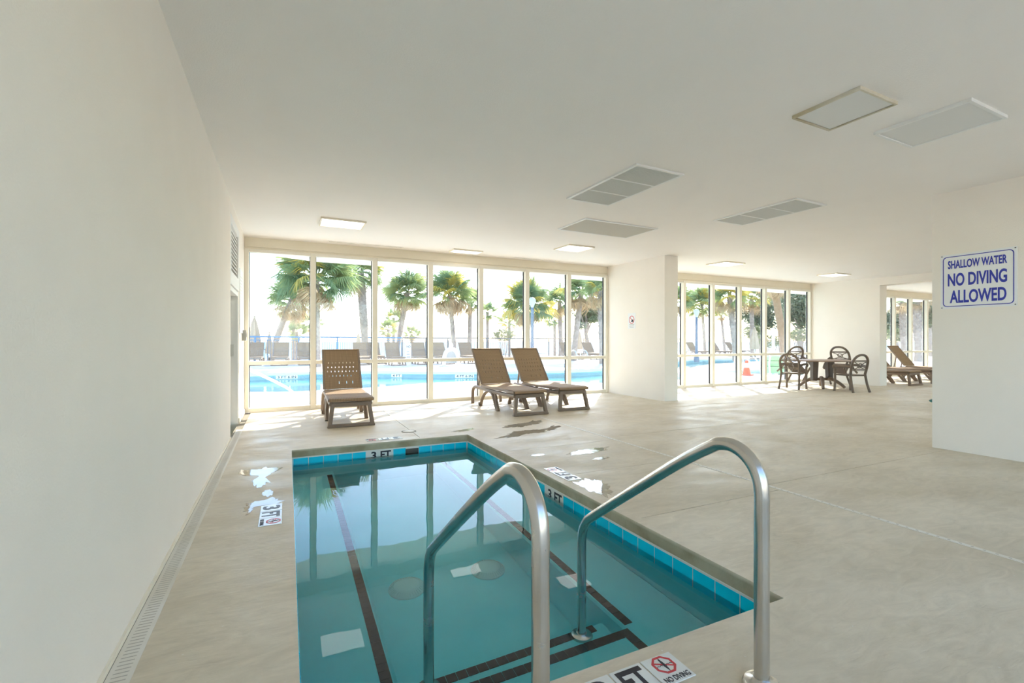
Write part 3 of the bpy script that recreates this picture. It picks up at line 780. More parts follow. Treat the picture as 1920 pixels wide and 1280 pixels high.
for k in range(3): ln.box((-.075+.01*k, -.006, 0), (.075-.012*k, .006, .001)) if False else ln.prism([(-.075+.006*k, -.1-k*.028), (.075-.008*k, -.1-k*.028), (.075-.008*k, -.092-k*.028), (-.075+.006*k, -.092-k*.028)], 0, .001)
tag(ln.xform(fm2(7.668, 1.56)).build('print_lines', M['grey'], ss), kind='stuff')

# door, transom louvre, rules board and switch on the left wall
dr = thing('door_1', 'narrow dark glazed door recessed in the left wall', None, (XL-.12, 6.86, 0), kind='structure')
xd = XL - .12
mb = MB().box((xd, 6.30, 0), (XL+.006, 6.36, 1.79)); mb.box((xd, 7.36, 0), (XL+.006, 7.42, 1.79)); mb.box((xd, 6.36, 1.73), (XL+.006, 7.36, 1.79))
mb.build('door_frame', M['white'], dr)
mb = MB().box((xd, 6.36, .0), (xd+.045, 6.46, 1.73)); mb.box((xd, 7.26, .0), (xd+.045, 7.36, 1.73)); mb.box((xd, 6.46, 0), (xd+.045, 7.26, .22)); mb.box((xd, 6.46, 1.63), (xd+.045, 7.26, 1.73))
mb.build('door_leaf', M['white'], dr)
MB().box((xd+.012, 6.46, .22), (xd+.03, 7.26, 1.63)).build('pane', M['dark_glass'], dr)
MB().box((xd+.045, 7.28, .92), (xd+.085, 7.30, 1.08)).build('handle', M['vent_grey'], dr)
lv = thing('louvre_panel', 'white framed louvre panel above the door on the left wall', 'vent', (XL, 6.86, 1.8))
mb = MB(); mb.box((XL-.10, 6.30, 1.80), (XL+.02, 6.42, 2.62)); mb.box((XL-.10, 7.30, 1.80), (XL+.02, 7.42, 2.62)); mb.box((XL-.10, 6.42, 1.80), (XL+.02, 7.30, 1.96)); mb.box((XL-.10, 6.42, 2.52), (XL+.02, 7.30, 2.62))
mb.build('frame', M['white'], lv, bevel=.006)
MB().box((XL-.10, 6.42, 1.96), (XL-.06, 7.30, 2.52)).build('backing', M['vent_pale'], lv)
LS = MB().bar((0, 6.42, 0), (0, 7.30, 0), .05, .008, up=(.5,0,.7)).mesh('slat', M['white'])
for k in range(11): inst('slat', LS, lv, (-.02, -6.86, .19+k*.05))
rb = thing('rules_board', 'tall white rules board on the left wall next to the windows', 'sign', (XL, 7.75, 1.2))
MB().box((XL, 7.52, 1.24), (XL+.02, 7.95, 2.14)).build('board', M['sign'], rb, bevel=.003)
ln = MB()
for k in range(16): ln.box((XL+.020, 7.57, 2.02-k*.046), (XL+.021, 7.90-.04*((k*7) % 3), 2.034-k*.046))
tag(ln.build('print_lines', M['vent_grey'], rb), kind='stuff')
sw = thing('switch_box', 'small grey switch box on the left wall by the window', 'switch', (XL, 8.1, 1.12))
MB().box((XL, 8.02, 1.13), (XL+.06, 8.14, 1.29)).build('housing', M['grey'], sw, bevel=.006)
MB().box((XL+.06, 8.065, 1.18), (XL+.072, 8.095, 1.24)).build('lever', M['white'], sw)

# ------------------------------------------------------------------ loungers
def make_lounger(name='sun_lounger'):
    r = thing(name, '', 'sun lounger')
    W = .275
    # sled-shaped foot frame
    mb = MB()
    for s in (-1, 1): mb.bar((s*.272, .02, .0), (s*.225, .07, .315), .052, .058, up=(0,1,0))
    mb.bar((-.285, .02, .022), (.285, .02, .022), .055, .044, up=(0,0,1)); mb.bar((-.235, .07, .292), (.235, .07, .292), .06, .06)
    for s in (-1, 1): mb.box((s*.255-.045, -.012, 0), (s*.255+.045, .052, .03))
    mb.build('foot_frame', M['resin'], r, world=False, bevel=.008)
    for s in (-1, 1):
        x = s*.245
        MB().tube([(x,.07,.295),(x,.5,.285),(x,.95,.29),(x,1.3,.30),(x,1.66,.305)], .028, 8, 1.2).build('side_rail', M['resin'], r, world=False, smooth=True)
        MB().tube([(x*1.10,.62,.0),(x*1.08,.70,.14),(x,.80,.285)], [.030,.027,.026], 8).build('leg', M['resin'], r, world=False, smooth=True)
        arch = [(x*1.10,.66,.0),(x*1.09,.74,.10),(x*1.06,.86,.235),(x*1.04,.98,.285),(x*1.06,1.12,.26),(x*1.1,1.26,.15),(x*1.12,1.34,.0)]
        MB().tube(spline(arch, 4, False), .027, 8).build('leg', M['resin'], r, world=False, smooth=True)
        MB().tube(spline([(x,1.50,.30),(x*1.04,1.63,.305),(x*1.1,1.70,.26),(x*1.12,1.72,.14),(x*1.14,1.70,.0)], 4, False), .029, 8).build('leg', M['resin'], r, world=False, smooth=True)
        MB().lathe([(.026,-.012),(.034,-.008),(.034,.008),(.026,.012)], 14).xform(Matrix.Translation((s*.30,1.34,.035)) @ Matrix.Rotation(PI/2, 4, 'Y')).build('wheel', M['resin_dark'], r, world=False)
    MB().bar((-.24,1.62,.30), (.24,1.62,.30), .05, .035).build('crossbar', M['resin'], r, world=False)
    # seat sling with a rolled front edge
    def sheet(n0, rows, holes, th):
        """rows: list of (y, z); a woven sheet with small open slits"""
        nx = 60; top = []; mb = MB(); vs = []
        for (y, z) in rows:
            for i in range(nx+1): vs.append((-W+2*W*i/nx, y, z))
        fs = []
        for j in range(len(rows)-1):
            for i in range(nx):
                if holes(i, j): continue
                a = j*(nx+1)+i; fs.append((a, a+1, a+nx+2, a+nx+1))
        mb.add(vs, fs); ob = mb.build(n0, M['rattan'], r, world=False)
        so = ob.modifiers.new('thickness', 'SOLIDIFY'); so.thickness = th; so.offset = 0
        return ob
    rows = [(.015,.335),(.03,.362),(.10,.372)] + [(.10+1.18*k/14, .372-.012*math.sin(PI*k/14)) for k in range(1, 15)]
    seat = sheet('seat', rows, lambda i, j: False, .018)
    for s in (-1, 1): MB().bar((s*W,.03,.352), (s*W,1.28,.352), .03, .035).build('seat_edge', M['resin'], seat, world=False)
    hy, hz, ang, LB = 1.30, .385, math.radians(53), .74
    rows = [(hy+math.cos(ang)*LB*k/44, hz+math.sin(ang)*LB*k/44) for k in range(45)]
    def slit(i, j):
        if j in (5, 6, 7): return i in (24, 36, 46)
        if j in (13, 14, 18, 19, 23, 24, 28, 29): return i % 6 == (j//5) % 3 and 5 < i < 55
        return False
    bk = sheet('backrest', rows, slit, .016)
    dy, dz = math.cos(ang), math.sin(ang)
    for s in (-1, 1): MB().bar((s*W,hy,hz), (s*W,hy+dy*LB,hz+dz*LB), .028, .03, up=(1,0,0)).build('back_edge', M['resin'], bk, world=False)
    MB().tube([(-W-.01,hy+dy*LB,hz+dz*LB),(W+.01,hy+dy*LB,hz+dz*LB)], .018, 8).build('top_roll', M['rattan'], bk, world=False, smooth=True)
    for s in (-1, 1): MB().bar((s*.2,hy+dy*.40,hz+dz*.40-.012), (s*.2,1.62,.30), .025, .02).build('prop', M['resin'], r, world=False)
    return r
GI = 'brown sun loungers inside the windows'
lg = make_lounger()
def put_lounger(src, loc, rz, label, group, first=False):
    o = src if first else copy_tree(src)
    o.location = loc; o.rotation_euler = (0,0,rz); tag(o, label, 'sun lounger', group); return o
put_lounger(lg, (.755, 6.50, 0), math.radians(-1), 'brown woven sun lounger standing alone nearest the left wall', GI, True)
put_lounger(lg, (3.335, 6.33, 0), math.radians(1), 'left one of the two side by side brown sun loungers indoors', GI)
put_lounger(lg, (4.215, 6.49, 0), math.radians(1.5), 'right one of the two side by side brown sun loungers indoors', GI)
for x, y, a, lb in ((14.45, 6.42, 0, 'brown sun lounger in the far bay directly behind the wall pier'),
                 (15.75, 6.5, -2, 'middle brown sun lounger in the far bay'), (17.15, 6.5, 0, 'brown sun lounger in the far bay half hidden by the right wall')):
    put_lounger(lg, (x, y, 0), math.radians(a), lb, 'brown sun loungers in the far bay')

# ------------------------------------------------------------------ table and resin chairs
TX, TY, TZ = 11.6, 7.05, .68
tb = thing('round_table', 'round brown resin table on a twin column pedestal by the windows', 'table', (TX, TY, 0))
MB().lathe([(.50,-.035),(.585,-.032),(.60,-.02),(.60,-.006),(.585,0),(.0005,0)], 40, (TX,TY,TZ)).build('tabletop', M['table_top'], tb, smooth=True)
for s in (-1, 1):
    MB().bar((TX+s*.17, TY-s*.08, .18), (TX+s*.16, TY-s*.075, TZ-.03), .15, .11, up=(1,-.5,0), w2=.17, h2=.13).build('column', M['resin_dark'], tb, bevel=.02)
for a in (.6, 2.1, 3.75, 5.25):
    c, s_ = math.cos(a), math.sin(a)
    pts = [(TX+c*.12, TY+s_*.12, .24), (TX+c*.25, TY+s_*.25, .20), (TX+c*.38, TY+s_*.38, .11), (TX+c*.46, TY+s_*.46, .03)]
    MB().tube(spline(pts, 4, False), [.045-.0012*k for k in range(13)], 10).build('foot', M['resin'], tb, smooth=True)
MB().bar((TX-.2, TY+.09, .22), (TX+.2, TY-.09, .22), .12, .06).build('stretcher', M['resin'], tb, bevel=.01)
def make_chair():
    """faces -y locally; back at +y"""
    r = thing('resin_armchair', '', 'chair'); m = M['chair_resin']
    MB().prism([(-.22,-.21),(.22,-.21),(.21,.19),(-.21,.19)], .385, .42).build('seat', m, r, world=False, bevel=.012)
    for s in (-1, 1):
        MB().tube([(s*.235,-.22,.0),(s*.225,-.21,.2),(s*.225,-.21,.42),(s*.235,-.20,.56)], [.026,.025,.026,.025], 8).build('leg', m, r, world=False, smooth=True)
        MB().tube([(s*.235,.30,.0),(s*.22,.24,.2),(s*.21,.20,.42)], [.026,.026,.027], 8).build('leg', m, r, world=False, smooth=True)
        MB().tube(spline([(s*.235,-.20,.56),(s*.25,-.24,.61),(s*.255,-.12,.635),(s*.245,.08,.63),(s*.215,.24,.60)], 4, False), .026, 8, 1.3).build('armrest', m, r, world=False, smooth=True)
    arch = [(-.205,.20,.42),(-.222,.235,.60),(-.205,.275,.76),(-.12,.305,.865),(0,.315,.895),(.12,.305,.865),(.205,.275,.76),(.222,.235,.60),(.205,.20,.42)]
    MB().tube(spline(arch, 5, False), .028, 8).build('back_frame', m, r, world=False, smooth=True)
    B = lambda x, z: (x, .20+.115*(z-.42)/.475, z)
    mb = MB()
    for z, w_ in ((.76,.19),(.735,.195),(.55,.205),(.52,.205)): mb.tube([B(-w_,z),B(w_,z)], .010, 6)
    for s in (-1, 1):
        mb.tube(spline([B(s*.2,.74),B(s*.09,.69),B(0,.62),B(-s*.1,.57),B(-s*.2,.54)], 4, False), .010, 6)
    mb.tube([B(.06*math.cos(a),.64+.055*math.sin(a)) for a in [2*PI*k/18 for k in range(18)]], .010, 6, closed=True)
    mb.build('back_lattice', m, r, world=False, smooth=True)
    return r
ch = make_chair(); GC = 'resin armchairs around the round table'
def put_chair(x, y, rz, label, first=False, tip=0, lift=0):
    o = ch if first else copy_tree(ch)
    o.rotation_mode = 'XYZ'; k = .92
    T = Matrix.Translation
    o.matrix_world = T((x, y, lift)) @ Matrix.Rotation(rz, 4, 'Z') @ T((0,-.22*k,0)) @ Matrix.Rotation(tip, 4, 'X') @ T((0,.22*k,0)) @ Matrix.Scale(k, 4)
    tag(o, label, 'chair', GC); return o
# rz turns the chair so that its front looks at the table
put_chair(10.84, 7.25, PI/2+.25, 'resin armchair upright on the left side of the table', True)
put_chair(11.40, 6.30, PI-.25, 'resin armchair upright on the near side of the table')
for a, lb in ((68, 'resin armchair tipped forward against the window side of the table'), (8, 'resin armchair tipped forward against the wall side of the table')):
    t = math.radians(a)
    put_chair(TX+1.21*math.cos(t), TY+1.21*math.sin(t), t-PI/2, lb, tip=math.radians(38), lift=.03)

# ------------------------------------------------------------------ outdoors: ground, pools
ZD = -.02
OP = [(-3.2,13.2),(-.76,12.15),(.4,11.85),(2.0,12.1),(3.5,12.7),(5.2,12.7),(6.55,12.2),(7.75,10.7),(9.6,10.2),(11.3,11.2),(13.2,13.3),(16.2,15.4),(19.7,17.3),(24.,18.4),(28.,19.4),
      (29.,21.),(26.2,21.9),(23.7,22.6),(19.,20.),(15.,17.6),(11.,16.),(8.4,16.2),(6.4,16.8),(4.8,17.6),(3.,18.7),(.4,19.3),(-1.6,18.9),(-3.6,17.2)]
OPS = [(p.x, p.y) for p in spline([(x, y, 0) for x, y in OP], 5)]
KP = [(14.7,12.35),(15.0,11.1),(15.2,10.35),(16.6,9.9),(18.6,10.6),(19.6,12.2),(18.6,13.2),(16.9,13.05),(15.6,12.95)]
KPS = [(p.x, p.y) for p in spline([(x, y, 0) for x, y in KP], 5)]
dk = fill_with_holes('ground_pool_deck', M['deck_out'], [(-14, YW+.10), (60, YW+.10), (60, 40.2), (-14, 24.2)], [OPS, KPS], ZD)
tag(dk, 'sunlit pale concrete pool deck outside the windows', None, None, 'structure')
def basin(name, loop, label, wlabel, zb, zw, tile):
    r = thing(name, label, 'pool', (sum(p[0] for p in loop)/len(loop), sum(p[1] for p in loop)/len(loop), zb)); n = len(loop)
    mb = MB().add([(x, y, ZD-.12) for x, y in loop] + [(x, y, zb) for x, y in loop], [(i, (i+1) % n, n+(i+1) % n, n+i) for i in range(n)])
    mb.build('basin_wall', M['plaster_out'], r)
    fill_with_holes('basin_floor', M['plaster_out'], [(x-r.location.x, y-r.location.y) for x, y in loop], [], 0, r)
    mb = MB().add([(x, y, ZD) for x, y in loop] + [(x, y, ZD-.10) for x, y in loop], [(i, (i+1) % n, n+(i+1) % n, n+i) for i in range(n)]); mb.build('coping', M['deck_out'], r)
    mb = MB().add([(x, y, ZD-.10) for x, y in loop] + [(x, y, ZD-.32) for x, y in loop], [(i, (i+1) % n, n+(i+1) % n, n+i) for i in range(n)]); mb.build('tile_band', M[tile], r)
    wt = fill_with_holes(name + '_water', M['water_out'], loop, [], zw)
    tag(wt, wlabel, 'water', kind='stuff')
    return r
M['plaster_out'] = nmat('outdoor_pool_plaster', (.50,.82,.86), (.58,.88,.90), .6, .7)
M['band_out'] = nmat('outdoor_band_tile', (.22,.52,.62), (.30,.60,.68), 5, .3)
op = basin('outdoor_pool', OPS, 'freeform outdoor swimming pool with pale blue plaster', 'bright blue water of the outdoor swimming pool', -1.2, -.27, 'band_out')
basin('wading_pool', KPS, 'shallow outdoor wading pool behind the orange cone', 'shallow blue water of the wading pool', -.45, -.10, 'band_out')
def near_far(u_x):                                                # far rim point of the outdoor pool at a given x
    best = None
    for (x, y) in OPS:
        if y > 14 and (best is None or abs(x-u_x) < abs(best[0]-u_x)): best = (x, y)
    return best
for x, txt, wd in ((.05, '3 FT 6 IN', .62), (3.85, '4 FT', .32), (6.0, '4 FT 6 IN', .62)):
    i = min(range(len(OPS)), key=lambda k: abs(OPS[k][0]-x) + (100 if OPS[k][1] < 14 else 0))
    a, b = Vector((*OPS[i-1], 0)), Vector((*OPS[(i+1) % len(OPS)], 0)); t = (b-a).normalized()
    if t.x < 0: t = -t
    nrm = Vector((t.y, -t.x, 0)); c = Vector((*OPS[i], ZD-.17)) + nrm*.03
    mm = frame(c, t, (0,0,1))
    pl = MB().box((-wd/2-.05, -.065, 0), (wd/2+.05, .065, .012)).xform(mm).build('depth_marker_tile', M['tile_white'], op)
    put_text('lettering', txt, M['ink'], wd, .095, frame(c + nrm*.013, t, (0,0,1)), op)
tag(MB().add([(-40,-60,ZD),(60,-60,ZD),(60,YB-.1,ZD),(-40,YB-.1,ZD)], [(0,1,2,3)]).build('ground_bounce_court', M['bounce_court']), 'unseen pale paved court added behind the building to bounce sunlight', None, None, 'structure')  # unseen ground added to bounce warm sunlight in through the back glazing
# beach and sea
bs = MB().add([(-80,20,-.9),(160,20,-.9),(160,85,-1.6),(-80,85,-1.6)], [(0,1,2,3)])
tag(bs.build('ground_beach', M['sand']), 'pale beach sand beyond the railing', None, None, 'structure')
M['sea'] = nmat('sea_water', (.16,.32,.42), (.20,.37,.47), .05, .7, spec=.15)
tag(MB().add([(-4000,80,-1.55),(4000,80,-1.55),(4000,5000,-1.55),(-4000,5000,-1.55)], [(0,1,2,3)]).build('sea', M['sea']), 'blue sea reaching the horizon behind the palms', 'sea', kind='stuff')

# ------------------------------------------------------------------ helper: a place from picture column and distance along the view
cY, sY = math.cos(YAW), math.sin(YAW)
def place(u, d):
    r = (u-960)/F_PX*d
    return r*cY + d*sY, -r*sY + d*cY
def hgt(v, d): return EYE - (v-640)/F_PX*d

# railing fence
def fence(name, pts, mat_, label, top):
    r = thing(name, label, 'fence', (*pts[0], 0)); bal = MB(); d_ = M[mat_]
    for (xa, ya), (xb, yb) in zip(pts[:-1], pts[1:]):
        ln = math.hypot(xb-xa, yb-ya); n = max(1, round(ln/2.0))
        for zt, hh in ((top, .085), (top-.16, .035), (.12, .035)):
            MB().bar((xa,ya,zt), (xb,yb,zt), .06 if zt == top else .03, hh).build('rail', d_, r)
        for k in range(n):
            t = k/n; x, y = xa+(xb-xa)*t, ya+(yb-ya)*t
            MB().box((x-.035,y-.035,ZD-1.2), (x+.035,y+.035,top)).build('post', d_, r)
        m_ = int(ln/.13)
        for k in range(m_):
            t = (k+.5)/m_; x, y = xa+(xb-xa)*t, ya+(yb-ya)*t
            bal.box((x-.008,y-.008,.12), (x+.008,y+.008,top-.16))
    tag(bal.build('balusters', d_, r), kind='stuff')
fence('railing', [(-8,24.4),(-1.5,27.1),(6.6,30.3)], 'rail_blue', 'blue painted metal railing behind the left loungers outside', 1.36)
fence('railing', [(6.6,30.3),(13.5,32.8),(22,35.2),(40,37.6)], 'rail_dark', 'dark metal railing at the right edge of the outdoor deck', 1.36)

# outdoor loungers along the railing
GO = 'outdoor sun loungers along the railing'
olabels = ['leftmost outdoor lounger by the railing, below the big closed umbrella', 'second outdoor lounger from the left by the railing', 'third outdoor lounger from the left, beside the thick palm trunk',
           'outdoor lounger just left of the slim closed umbrella', 'outdoor lounger under the leaning booted palm trunk', 'outdoor lounger left of the white rescue board',
           'outdoor lounger right of the white rescue board', 'outdoor lounger left of the white rescue arch', 'outdoor lounger right of the white rescue arch']
for u, d, lb in zip((478,524,573,672,700,735,781,823,870), (23.5,23.5,24,24,25.5,23.6,24.5,25.,25.5), olabels):
    x, y = place(u, d)
    put_lounger(lg, (x, y-1.6, ZD), math.radians(random.uniform(-4,4)), lb, GO).scale = (1.22,1.1,1.10)
for u, d, lb in ((1060,31,'outdoor lounger near the dark railing left of the thin closed umbrella'),(1100,31,'outdoor lounger under the rightmost palm of the first window'),(1295,38,'outdoor lounger behind the lamp post in the second window'),(1340,38,'outdoor lounger near the booted palm in the second window'),(1372,39,'outdoor lounger right of the booted palm in the second window')):
    x, y = place(u, d)
    put_lounger(lg, (x, y-1.6, ZD), math.radians(random.uniform(-6,6)), lb, GO).scale = (1.22,1.1,1.10)

# closed umbrellas
def umbrella(u, d, vtop, wpx, label):
    x, y = place(u, d); h = hgt(vtop, d); w_ = wpx/F_PX*d/2
    r = thing('closed_umbrella', label, 'umbrella', (x, y, ZD), group='closed beige umbrellas outside')
    MB().tube([(x,y,ZD),(x,y,h)], .025, 8).build('pole', M['white'], r)
    n = 14; mb = MB(); prof = [(.02,h-.02),(.35*w_,h-.18*h*.6),(.55*w_,h-.35*h*.7),(w_*.75,h*.62),(w_,h*.36),(w_*.9,h*.30)]
    vs = []; fs = []
    for rr_, z in prof:
        for k in range(n):
            a = 2*PI*k/n; q = rr_*(1 if k % 2 else .72); vs.append((x+q*math.cos(a), y+q*math.sin(a), z))
    for i in range(len(prof)-1):
        for k in range(n): fs.append((i*n+k, i*n+(k+1) % n, (i+1)*n+(k+1) % n, (i+1)*n+k))
    mb.add(vs, fs).build('canopy', M['umbrella'], r)
    MB().lathe([(.03,0),(.035,.03),(.01,.07)], 8, (x,y,h-.02)).build('finial', M['resin_dark'], r)
    MB().lathe([(.28,0),(.28,.06),(.05,.10),(.05,.3)], 16, (x,y,ZD)).build('base', M['resin_dark'], r)
umbrella(477, 25.3, 594, 27, 'broad closed beige umbrella at the far left outside')
umbrella(505, 24.9, 624, 15, 'slim closed umbrella right of the broad one outside')
umbrella(672, 26, 623, 13, 'slim closed umbrella behind the lone lounger outside')
umbrella(1086, 33, 618, 14, 'thin closed umbrella in the rightmost pane of the first window')
umbrella(1415, 30.5, 612, 18, 'closed umbrella before the dark trees in the second window')

# palms
def frond_mesh(mat_, nleaf, droop, spread, seed, stem=.45):
    rnd = random.Random(seed); mb = MB(); S0 = Vector((0, stem, 0))
    mb.bar((0,0,0), S0, .02, .014, w2=.012, h2=.008)
    for k in range(nleaf):
        a = -spread + 2*spread*k/(nleaf-1); ln = .72*(1-.30*abs(a)/spread)*rnd.uniform(.82,1.12)
        d = Vector((math.sin(a), math.cos(a), .06*math.cos(a*2)))
        s = Vector((d.y, -d.x, 0)).normalized()
        p0 = S0; p1 = S0 + d*ln*.5; dr = droop*rnd.uniform(.7,1.3)
        p2 = S0 + d*ln*(1-.2*dr) + Vector((0,0,-dr*ln*.55))
        p1 = p1 + Vector((0,0,-dr*.05))
        w1 = .0165; o = len(mb.v)
        mb.add([p0 - s*.006, p0 + s*.006, p1 + s*w1 + Vector((0,0,.012)), p1 - s*w1 + Vector((0,0,.012)), p2, p1 - Vector((0,0,.006))],
               [(0,1,2,5),(0,5,3),(3,5,4),(5,2,4)])
    return mb.mesh('frond', M[mat_])
FG = [frond_mesh('frond', 36, .35, 1.9, 1), frond_mesh('frond', 34, .75, 1.7, 2), frond_mesh('frond', 36, .55, 2.1, 3)]
FY = [frond_mesh('frond_yellow', 32, .8, 1.8, 4)]
FD = [frond_mesh('frond_dead', 22, 1.1, 1.2, 5), frond_mesh('frond_dead', 20, 1.25, .9, 6)]
def palm(u0, u1, v1, d, rpx, label, nf=42, tr=.16, boots=False, dead=.25, yellow=.06, seed=0, z0=None, group='sabal palms outside', bark='bark'):
    rnd = random.Random(100+seed)
    x0, y0 = place(u0, d); x1, y1 = place(u1, d); z1 = hgt(v1, d); R_ = rpx/F_PX*d
    zb = ZD if z0 is None else z0
    r = thing('palm_tree', label, 'palm', (x0, y0, zb), group=group)
    pts = spline([(x0,y0,zb-.1), (x0+(x1-x0)*.25,y0+(y1-y0)*.25,zb+(z1-zb)*.3), (x0+(x1-x0)*.62,y0+(y1-y0)*.62,zb+(z1-zb)*.66), (x1,y1,z1)], 6, False)
    nr = len(pts); rad = []
    for i in range(nr):
        t = i/(nr-1); q = tr*(1.18-.35*t) if t < .12 else tr*(1.0-.12*t)
        if boots and t > .35: q *= 1.30 - .4*abs(t-.7)
        rad.append(q)
    MB().tube(pts, rad, 12).build('trunk', M[bark], r, smooth=True)
    if boots:
        bt = MB()
        for i in range(70):
            t = .38 + .58*i/70; k = min(nr-2, int(t*(nr-1))); p = pts[k].lerp(pts[k+1], t*(nr-1)-k); a = i*2.399
            dv = Vector((math.cos(a), math.sin(a), 0)); q = rad[k]
            bt.bar(p+dv*q*.8, p+dv*(q+.10)+Vector((0,0,.12)), .08, .03, up=(0,0,1), w2=.03, h2=.015)
        tag(bt.build('boots', M[bark], r), kind='stuff')
    cen = Vector((x1-x0, y1-y0, z1-zb)); k_ = R_/1.02
    for i in range(nf):
        az = i*2.399 + rnd.uniform(-.25,.25); t = (i+.5)/nf
        el = math.radians(82 - 128*t + rnd.uniform(-8,8))        # young leaves upright, old ones hanging
        if t > 1-dead: me = rnd.choice(FD); el -= .25
        elif rnd.random() < yellow: me = FY[0]
        else: me = FG[1] if el < -.1 else rnd.choice(FG)
        s = k_*rnd.uniform(.85,1.12)*(1.0 if t < .8 else .85)
        dirv = Vector((math.cos(az)*math.cos(el), math.sin(az)*math.cos(el), math.sin(el)))
        up = Vector((0,0,1)) if abs(dirv.z) < .97 else Vector((math.cos(az),math.sin(az),0))
        xx = dirv.cross(up).normalized(); zz = xx.cross(dirv)
        mt = Matrix((xx, dirv, zz)).transposed() @ Matrix.Rotation(rnd.uniform(-.7,.7), 3, 'Y')
        o = inst('frond', me, r, cen + Vector((0,0,rnd.uniform(-.12,.05)*k_)) + dirv*.05, mt.to_euler(), s)
    return r
palm(506, 548, 560, 27, 52, 'leaning palm at the far left with fronds against the sky', 34, .17, seed=1, dead=.3)
palm(594, 592, 520, 21, 82, 'large palm with a straight grey trunk beside the second mullion', 60, .17, seed=2, dead=.18, yellow=.14)
palm(686, 676, 512, 28, 54, 'palm with a thick boot covered trunk behind the lone lounger', 34, .20, True, seed=3, dead=.06, yellow=.16)
palm(743, 764, 548, 32, 50, 'dense drooping palm in the third pane', 48, .15, True, seed=4, dead=.14)
palm(853, 843, 552, 27.5, 52, 'palm with a brown skirt of dead fronds and slim trunk', 54, .14, seed=5, dead=.36)
palm(880, 882, 566, 33, 32, 'small dark palm right of the skirted palm', 30, .15, seed=6, dead=.2)
palm(990, 988, 570, 26, 56, 'round yellow edged palm behind the right loungers', 52, .15, seed=7, dead=.14, yellow=.28)
palm(914, 914, 585, 36, 24, 'small sparse palm left of the round yellow palm', 18, .12, seed=17, dead=.1, yellow=.25)
palm(1052, 1049, 565, 33, 38, 'slim palm right of the round yellow palm', 34, .16, seed=8, dead=.25)
palm(1075, 1090, 548, 28, 46, 'wide palm filling the rightmost pane of the first window', 44, .17, seed=9, dead=.34, yellow=.1)
palm(1129, 1127, 545, 24, 44, 'booted palm hugging the right edge of the first window', 36, .14, True, seed=10, dead=.3)
palm(1264, 1266, 565, 33, 40, 'palm half hidden by the near wall pier', 36, .16, seed=11, dead=.3)
palm(1322, 1316, 570, 39, 42, 'green palm behind the lamp post in the second window', 40, .12, seed=12, dead=.05, yellow=.2)
palm(1379, 1368, 556, 30, 44, 'booted palm with gold fronds in the second window', 40, .15, True, seed=13, dead=.25, yellow=.3)
palm(1359, 1352, 590, 46, 15, 'thin distant palm with a bare trunk in the second window', 22, .13, seed=14, dead=.3)
palm(1411, 1409, 560, 34, 36, 'gold tinted palm before the dark trees', 36, .16, seed=15, dead=.2, yellow=.35)
palm(1474, 1450, 528, 22, 40, 'orange barked palm leaning left in the second window', 30, .17, seed=16, dead=.4, bark='bark_orange')
palm(1695, 1692, 566, 30, 30, 'booted palm seen through the far bay window', 30, .15, True, seed=18, dead=.45)
palm(1722, 1719, 560, 27, 30, 'thick palm at the right edge of the far bay window', 30, .17, True, seed=19, dead=.4)
GB = 'low palms behind the railing'
for i, (u, v, d, rp, lb) in enumerate(((583,606,31,26,'low palm behind the railing below the large palm'),(556,622,32,24,'low palm behind the railing below the leaning palm'),(728,618,33,24,'low palm behind the railing left of the booted trunk'),
        (772,626,34,20,'low palm behind the railing in the third pane'),(738,596,35,22,'taller low palm behind the third pane'),(955,602,41,26,'low dark palm left of the yellow palm'),(1040,600,38,24,'low dark palm below the slim palm'),(550,588,33,30,'bushy palm behind the leaning palm'))):
    palm(u, u, v, d, rp, lb, 20, .12, seed=40+i, dead=.12, yellow=.12, z0=-.9, group=GB)

# broadleaf trees on the right
def tree(u, v, d, rx, rz_, label, n=2600, seed=0):
    rnd = random.Random(seed); x, y = place(u, d); z = hgt(v, d); sx_ = rx/F_PX*d; sz_ = rz_/F_PX*d
    r = thing('oak_tree', label, 'tree', (x, y, -.9), group='dark trees beyond the deck')
    MB().tube(spline([(x+.3,y,-1.),(x+.1,y,.8),(x-.1,y,z*.6),(x,y,z)], 4, False), [.22-.010*k for k in range(13)], 9).build('trunk', M['bark'], r, smooth=True)
    br = MB()
    for k in range(9):
        a = k*2.4; q = Vector((x+math.cos(a)*sx_*.6, y+math.sin(a)*sx_*.5, z+rnd.uniform(-.4,.6)*sz_)); br.bar((x, y, z*.55+rnd.uniform(-.3,.3)), q, .12, .12, w2=.03, h2=.03)
    br.build('branches', M['bark'], r)
    mb = MB(); cl = [(Vector((rnd.gauss(0,.42), rnd.gauss(0,.42), rnd.gauss(0,.42)))) for _ in range(26)]
    for i in range(n):
        c = rnd.choice(cl); p = c + Vector((rnd.gauss(0,.16), rnd.gauss(0,.16), rnd.gauss(0,.13)))
        p = Vector((x+p.x*sx_, y+p.y*sx_, z+p.z*sz_)); s = rnd.uniform(.10,.20)
        a = Vector((rnd.uniform(-1,1), rnd.uniform(-1,1), rnd.uniform(-1,1))).normalized(); b = a.orthogonal().normalized()
        mb.add([p-a*s, p+b*s*.45, p+a*s, p-b*s*.45], [(0,1,2,3)])
    tag(mb.build('foliage', M['leaf'], r), kind='stuff')
for i, (u, v, d, rx, rz_, lb) in enumerate(((1425,588,41,40,36,'dark rounded tree behind the gold palm'),(1462,560,48,44,46,'dark tree behind the orange leaning trunk'),(1500,585,36,36,52,'dark twiggy tree in the last pane of the second window'),
        (1535,560,55,46,50,'dark tree hidden mostly by the far wall pier'),(1678,606,38,24,24,'pale bush like tree in the far bay window'),(1100,588,40,30,22,'dark tree behind the rightmost pane of the first window'),(1745,590,36,30,40,'dark tree at the right edge of the far bay'))):
    tree(u, v, d, rx, rz_, lb, 4200, 60+i)
